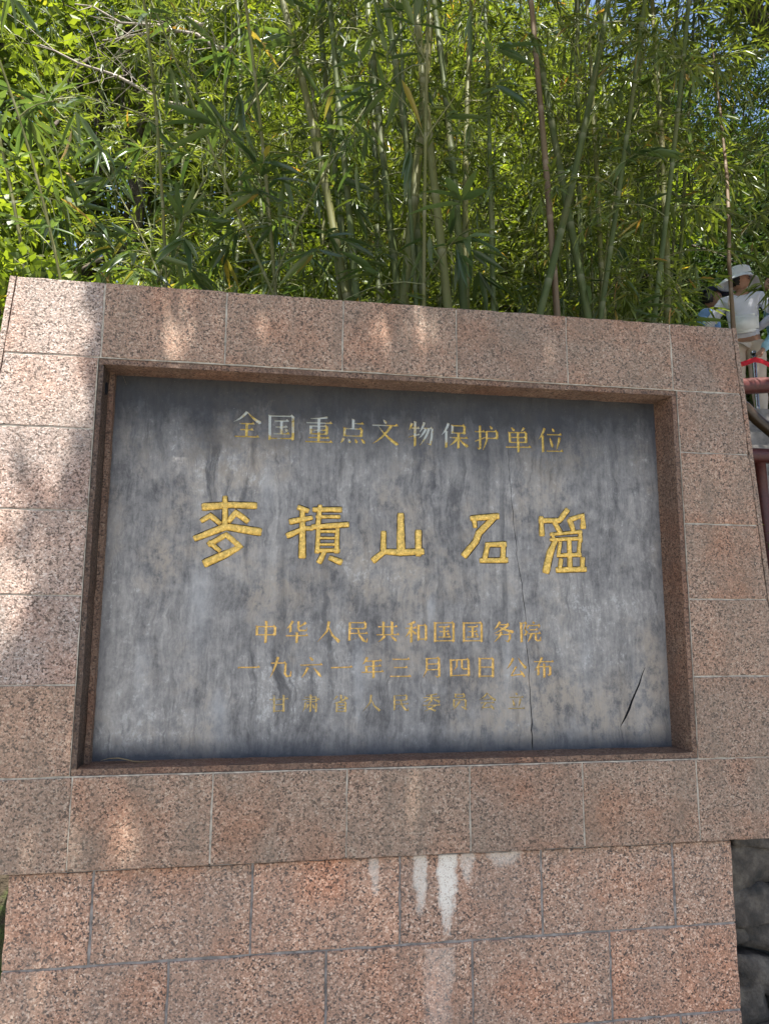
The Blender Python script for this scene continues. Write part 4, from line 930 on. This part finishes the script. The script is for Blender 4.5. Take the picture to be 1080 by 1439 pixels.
M_steel = flat('stainless_steel', (0.55, 0.56, 0.58), 0.22, 0.5, 1.0, 80, 0.08, 0.02)
a = at(1058, 497, 3.72); ps = empty('steel_post', (a.x, 3.72, LZ), 'thin stainless steel queue post behind the red railing', 'post'); pinv = Matrix.Translation(-ps.location)
pipe('tube', [(a.x, 3.72, LZ), (a.x, 3.72, a.z)], 0.021, M_steel, ps, inv=pinv)
pipe('cap', [(a.x, 3.72, a.z + .001), (a.x, 3.72, a.z + .02), (a.x, 3.72, a.z + .03)], [0.026, 0.026, 0.012], M_steel, ps, inv=pinv)
pipe('foot', [(a.x, 3.72, LZ), (a.x, 3.72, LZ + .012), (a.x, 3.72, LZ + .03)], [0.12, 0.12, 0.03], M_steel, ps, inv=pinv)
M_red = flat('red_ribbon', (0.55, 0.012, 0.025), 0.6, 0.3, nscale=25, amt=0.2)
v, f = [], []
pts = [at(1015, 518, 3.7), at(1037, 513, 3.7), at(1050, 509, 3.69), at(1060, 505, 3.68), at(1070, 507, 3.69), at(1082, 513, 3.7), at(1100, 521, 3.72)]
for i, p in enumerate(pts):
    for dz, dy in ((-.026, 0.004), (0, -0.004), (.026, 0.004)): v.append((p.x, p.y + dy, p.z + dz))
for i in range(len(pts) - 1):
    for k in (0, 1): q = i * 3 + k; f.append((q, q + 3, q + 4, q + 1))
tag(link('red_ribbon', mesh('red_ribbon', v, f, True), M_red), 'red cloth ribbon stretched past the steel post in front of the people', 'ribbon')

# ---- people
M_skin = flat('skin', (0.42, 0.23, 0.155), 0.5, 0.35, nscale=40, amt=0.08, bump=0.03)
M_hair = flat('black_hair', (0.012, 0.010, 0.009), 0.4, 0.5, nscale=90, amt=0.4, bump=0.3)
def skin_mesh(verts, edges, root=0, sub=2):
    me = bpy.data.meshes.new('tmp'); me.from_pydata([v_[0] for v_ in verts], edges, []); o = bpy.data.objects.new('tmp', me); col.objects.link(o)
    o.modifiers.new('s', 'SKIN').use_smooth_shade = True
    sv = me.skin_vertices[0].data
    for i, v_ in enumerate(verts):
        r = v_[1]; sv[i].radius = (r, r) if not hasattr(r, '__len__') else r; sv[i].use_root = (i == root)
    s = o.modifiers.new('u', 'SUBSURF'); s.levels = sub; s.render_levels = sub
    dg = bpy.context.evaluated_depsgraph_get(); ev = o.evaluated_get(dg); m2 = bpy.data.meshes.new_from_object(ev); bpy.data.objects.remove(o); bpy.data.meshes.remove(me)
    return m2
def head_bm(c, fwd, tilt=0.0, s=1.0):
    """a head centred on c looking along fwd (horizontal), with brow, nose, lips, chin, ears"""
    bm = bmesh.new(); bmesh.ops.create_icosphere(bm, subdivisions=4, radius=1)
    for q in bm.verts:
        x, y, z_ = q.co; yy = y                                 # +y is the face
        w_ = 0.074 * (1 - 0.16 * max(0, -z_)); dpt = 0.094 * (1 - 0.12 * max(0, -z_) * (1 if y < 0 else .2))
        X, Y, Zc = x * w_, y * dpt, z_ * 0.116
        if y > 0:
            f_ = lambda cx_, cz_, rx, rz: math.exp(-((X - cx_) / rx) ** 2 - ((Zc - cz_) / rz) ** 2)
            Y += 0.020 * f_(0, -0.022, 0.011, 0.020) + 0.007 * f_(0, 0.0, 0.009, 0.02) - 0.010 * (f_(0.030, 0.008, 0.016, 0.011) + f_(-0.030, 0.008, 0.016, 0.011)) + 0.006 * f_(0, -0.060, 0.022, 0.009) + 0.008 * f_(0, -0.097, 0.02, 0.014) + 0.004 * f_(0, 0.03, 0.05, 0.010) + 0.004 * (f_(.04, -.03, .018, .02) + f_(-.04, -.03, .018, .02))
        q.co = Vector((X, Y, Zc))
    for s_ in (-1, 1):
        r = bmesh.ops.create_icosphere(bm, subdivisions=2, radius=1)
        for q in r['verts']: q.co = Vector((s_ * 0.074 + q.co.x * 0.008, -0.008 + q.co.y * 0.018, -0.008 + q.co.z * 0.031))
    return bm
def head_matrix(c, yaw, pitch, s): return Matrix.Translation(c) @ Matrix.Rotation(yaw, 4, 'Z') @ Matrix.Rotation(pitch, 4, 'X') @ Matrix.Scale(s, 4)
def ell(c, r, sub=3):
    bm = bmesh.new(); bmesh.ops.create_icosphere(bm, subdivisions=sub, radius=1)
    for q in bm.verts: q.co = Vector((c[0] + q.co.x * r[0], c[1] + q.co.y * r[1], c[2] + q.co.z * r[2]))
    return bm
def person(loc, label, yaw, H, head_yaw, head_pitch, pose, shirt, trousers, shoes, sleeve=True, group=None):
    """pose: dict of elbow_l, hand_l, elbow_r, hand_r in body space (x right of the body, y forward, z up), for height 1.7"""
    k = H / 1.7; t = empty('person', loc, label, 'person', group); t.rotation_euler = (0, 0, yaw); t.scale = (k, k, k)
    def J(x, y, z_): return Vector((x, y, z_))
    lean = pose.get('lean', 0.0)
    B = [(J(0, 0, .93), (.135, .105)), (J(0, lean * .3, 1.08), (.120, .095)), (J(0, lean * .7, 1.25), (.145, .105)), (J(0, lean, 1.38), (.135, .09)), (J(0, lean + .01, 1.46), .052), (J(0, lean + .02, 1.53), .05)]
    E_ = [(0, 1), (1, 2), (2, 3), (3, 4), (4, 5)]
    arms = {}
    for s, n_ in ((-1, 'l'), (1, 'r')):
        i = len(B); sh = J(s * .17, lean, 1.385); el, ha = Vector(pose['elbow_' + n_]), Vector(pose['hand_' + n_])
        B += [(sh, .055), ((sh + el) / 2, .045), (el, .038), ((el + ha) / 2, .033), (ha, .024)]; E_ += [(3, i), (i, i + 1), (i + 1, i + 2), (i + 2, i + 3), (i + 3, i + 4)]
        d = (ha - el).normalized(); B.append((ha + d * .05, (.040, .018))); B.append((ha + d * .09, (.038, .014))); E_ += [(i + 4, i + 5), (i + 5, i + 6)]
        arms[n_] = (sh, el, ha, d)
        i = len(B); B += [(J(s * .09, 0, .86), .088), (J(s * .095, .01, .50), .060), (J(s * .10, -.01, .28), .052), (J(s * .10, -.02, .09), .036), (J(s * .105, .10, .04), (.04, .03))]; E_ += [(0, i), (i, i + 1), (i + 1, i + 2), (i + 2, i + 3), (i + 3, i + 4)]
    bme = skin_mesh(B, E_); bm = bmesh.new(); bm.from_mesh(bme)
    for n_, (sh, el, ha, d) in arms.items():                    # five fingers rooted in each palm
        sd = d.cross(Vector((0, 0, 1))); sd = sd.normalized() if sd.length > .1 else Vector((1, 0, 0)); dn = d.cross(sd).normalized()
        fv, fe = [], []
        for j, (o_, L_) in enumerate(((-.030, .062), (-.010, .072), (.010, .068), (.029, .052))):
            q = ha + d * .075 + sd * o_; i = len(fv); fv = [(q, .010), (q + d * L_ * .5 - dn * .008, .009), (q + d * L_ * .85 - dn * .022, .0075)]
            m_ = skin_mesh(fv, [(0, 1), (1, 2)], 0, 1); bm.from_mesh(m_); bpy.data.meshes.remove(m_)
        q = ha + d * .03 - sd * .03; m_ = skin_mesh([(q, .012), (q - sd * .025 + d * .025, .011), (q - sd * .030 + d * .055, .009)], [(0, 1), (1, 2)], 0, 1); bm.from_mesh(m_); bpy.data.meshes.remove(m_)
    HM = head_matrix(J(0, lean + .045, 1.625), head_yaw, head_pitch, 1.0)
    hb = head_bm(None, None); hb.transform(HM); tm = bpy.data.meshes.new('h'); hb.to_mesh(tm); hb.free(); bm.from_mesh(tm)
    body = link('body', from_bm('body', bm, True), M_skin, t)
    # clothes: grown from the same skeleton, slightly larger
    g = 1.13; SB = [(B[0][0] - Vector((0, 0, .06)), (.166, .138)), (B[1][0], (.150, .122)), (B[2][0], (.168, .128)), (B[3][0], (.150, .105)), (B[4][0] - Vector((0, 0, .03)), .066)]; SE = [(0, 1), (1, 2), (2, 3), (3, 4)]
    for n_, (sh, el, ha, d) in arms.items():
        i = len(SB); wr_ = el.lerp(ha, .96 if sleeve else .1)
        SB += [(sh, .078), ((sh + el) / 2 + Vector((0, 0, -.006)), .064), (el, .056), (el.lerp(wr_, .5), .050), (wr_, .040)]; SE += [(3, i), (i, i + 1), (i + 1, i + 2), (i + 2, i + 3), (i + 3, i + 4)]
    m_ = skin_mesh(SB, SE)
    for q in m_.vertices:                                       # cloth folds
        q.co += q.normal * (0.012 * noise.noise(Vector((q.co.x * 9, q.co.y * 9, q.co.z * 16))) + .006 * noise.noise(q.co * 34))
    m_.materials.clear(); link('shirt', m_, shirt, t)
    TB = [(J(0, 0, .97), (.152, .124))]; TE = []
    for s in (-1, 1):
        i = len(TB); TB += [(J(s * .09, 0, .84), .112), (J(s * .097, .01, .50), .082), (J(s * .10, -.01, .28), .074), (J(s * .10, -.02, .11), .066)]; TE += [(0, i), (i, i + 1), (i + 1, i + 2), (i + 2, i + 3)]
    m_ = skin_mesh(TB, TE)
    for q in m_.vertices: q.co += q.normal * 0.010 * noise.noise(Vector((q.co.x * 12, q.co.y * 12, q.co.z * 9)))
    m_.materials.clear(); link('trousers', m_, trousers, t)
    for s in (-1, 1):
        m_ = skin_mesh([(J(s * .10, -.035, .06), .045), (J(s * .10, .03, .05), (.042, .045)), (J(s * .105, .13, .035), (.042, .03))], [(0, 1), (1, 2)]); m_.materials.clear(); link('shoe', m_, shoes, t)
    # face parts
    def face(name, bm_, mt, lab=None):
        bm_.transform(HM); o = link(name, from_bm(name, bm_, True), mt, t); return o
    for s in (-1, 1):
        face('eye', ell((s * .030, .079, .008), (.011, .006, .0055)), M_hair); face('eyebrow', ell((s * .031, .088, .029), (.017, .005, .0035), 2), M_hair)
    face('mouth', ell((0, .092, -.060), (.023, .006, .006)), flat('lips', (0.32, 0.10, 0.08), 0.45) if 'lips' not in bpy.data.materials else bpy.data.materials['lips'])
    hr = bmesh.new(); bmesh.ops.create_icosphere(hr, subdivisions=4, radius=1)
    for q in list(hr.verts):
        x, y, z_ = q.co
        if (y > 0.15 and z_ < 0.50 - 0.15 * abs(x)) or (z_ < -0.72): hr.verts.remove(q)
    for q in hr.verts: x, y, z_ = q.co; kk = 1 + .04 * noise.noise(q.co * 7); q.co = Vector((x * .084 * kk, y * .104 * kk - .004, z_ * .126 * kk + .006))
    face('hair', hr, M_hair)
    return t, HM
M_white = flat('white_lavender_cloth', (0.76, 0.76, 0.84), 0.85, 0.2, nscale=12, amt=0.06, bump=0.3)
M_cream = flat('cream_cloth', (0.66, 0.55, 0.46), 0.85, 0.2, nscale=12, amt=0.08)
M_wcloth = flat('white_cloth', (0.86, 0.86, 0.86), 0.85, 0.2, nscale=20, amt=0.06)
M_blue = flat('light_blue_shirt', (0.22, 0.36, 0.60), 0.85, 0.2, nscale=12, amt=0.10)
M_cyan = flat('pale_blue_sleeve', (0.34, 0.56, 0.68), 0.8, 0.2, nscale=12, amt=0.10)
M_navy = flat('navy_cap', (0.012, 0.014, 0.028), 0.8, 0.2)
M_black = flat('black_cloth', (0.02, 0.02, 0.024), 0.8, 0.2)
M_shoe = flat('white_shoe', (0.7, 0.68, 0.64), 0.6, 0.3)
def hat(t, HM, mat, brim=0.165, droop=0.075, name='sun_hat'):
    """bucket hat with a wide wavy brim, child of the person"""
    V, F = [], []; K = 40; prof = [(0.0, .175), (.045, .172), (.078, .155), (.092, .115), (.100, .06), (.102, .045), (.12, .035), (.15, .018), (brim + .03, .022 - droop * .7), (brim + .032, .016 - droop * .7), (.15, .008), (.105, .030)]
    for i, (r, z_) in enumerate(prof):
        for k_ in range(K):
            a = 2 * math.pi * k_ / K; wv = (1 if r > .14 else 0) * (.016 * math.sin(a * 2 + 1.0) + .010 * math.sin(a * 3)) * (r - .1) / .08
            V.append((math.cos(a) * max(r, .001) * .93, math.sin(a) * max(r, .001) * 1.12, z_ - .005 + wv))
    for i in range(len(prof) - 1):
        for k_ in range(K): a = i * K + k_; c = i * K + (k_ + 1) % K; F.append((a, c, c + K)); F.append((a, c + K, a + K))
    me = fast_mesh(name, V, F); me.transform(HM); return link(name, me, mat, t)
# woman in the white hat: back turned, head turned to the right
wp = at(1055, 597, 4.0); wp.z = LZ + 0.001; HW = 1.68
pose = dict(elbow_l=(-.33, .05, 1.16), hand_l=(-.20, .25, 1.06), elbow_r=(.30, -.10, 1.13), hand_r=(.10, .20, 1.08), lean=.04)
t, HM = person(wp, 'woman in wide white sun hat and pale long sleeved shirt, looking to the right', R(-32), HW, R(-92), R(-6), pose, M_white, M_cream, M_shoe)
hat(t, HM, M_wcloth)
o = link('shoulder_bag', from_bm('shoulder_bag', bevbox(-.13, .12, -.20, -.11, .95, 1.14, 0.03, 4), True), M_wcloth, t)
V, F = [], []; tube(V, F, [(-.10, -.16, 1.12), (-.14, -.14, 1.3), (-.10, -.03, 1.475), (0, .10, 1.40)], [.010] * 4, 6); link('bag_strap', fast_mesh('bag_strap', V, F), M_cream, t)
# man in a dark cap behind the leaves
mp_ = at(1003, 600, 4.6); mp_.z = LZ + .001
pose = dict(elbow_l=(-.26, .02, 1.12), hand_l=(-.18, .26, 1.10), elbow_r=(.26, .02, 1.12), hand_r=(.18, .26, 1.10), lean=.02)
t, HM = person(mp_, 'man in a dark cap and light blue shirt half hidden behind the bamboo leaves', R(-135), 1.72, R(20), R(-4), pose, M_blue, M_black, M_black, sleeve=False)
bm = bmesh.new(); bmesh.ops.create_icosphere(bm, subdivisions=4, radius=1)
for q in list(bm.verts):
    if q.co.z < 0.0: bm.verts.remove(q)
for q in bm.verts: q.co = Vector((q.co.x * .092, q.co.y * .112 - .004, q.co.z * .095 + .042))
bm.transform(HM); link('cap_crown', from_bm('cap_crown', bm, True), M_navy, t)
bm = ell((0, .125, .048), (.075, .07, .008)); bm.transform(HM); link('cap_peak', from_bm('cap_peak', bm, True), M_navy, t)
# third person reaching in from the right edge, hand on the steel post
tp = at(1112, 597, 3.95); tp.z = LZ + .001
hd = at(1062, 493, 3.74)
rel = (Matrix.Rotation(-R(80), 3, 'Z') @ (hd - tp)) / (1.6 / 1.7)
pose = dict(elbow_l=tuple(Vector(rel) * .45 + Vector((-.17, 0, 1.38)) * .45 + Vector((-.06, 0, 0.03))), hand_l=tuple(Vector(rel) - Vector((0, 0.06, 0))), elbow_r=(.26, -.02, 1.12), hand_r=(.22, .15, 0.98), lean=.03)
t, HM = person(tp, 'person at the right edge in pale blue sleeves, hand on the steel post', R(80), 1.60, R(10), 0, pose, M_cyan, M_wcloth, M_shoe)
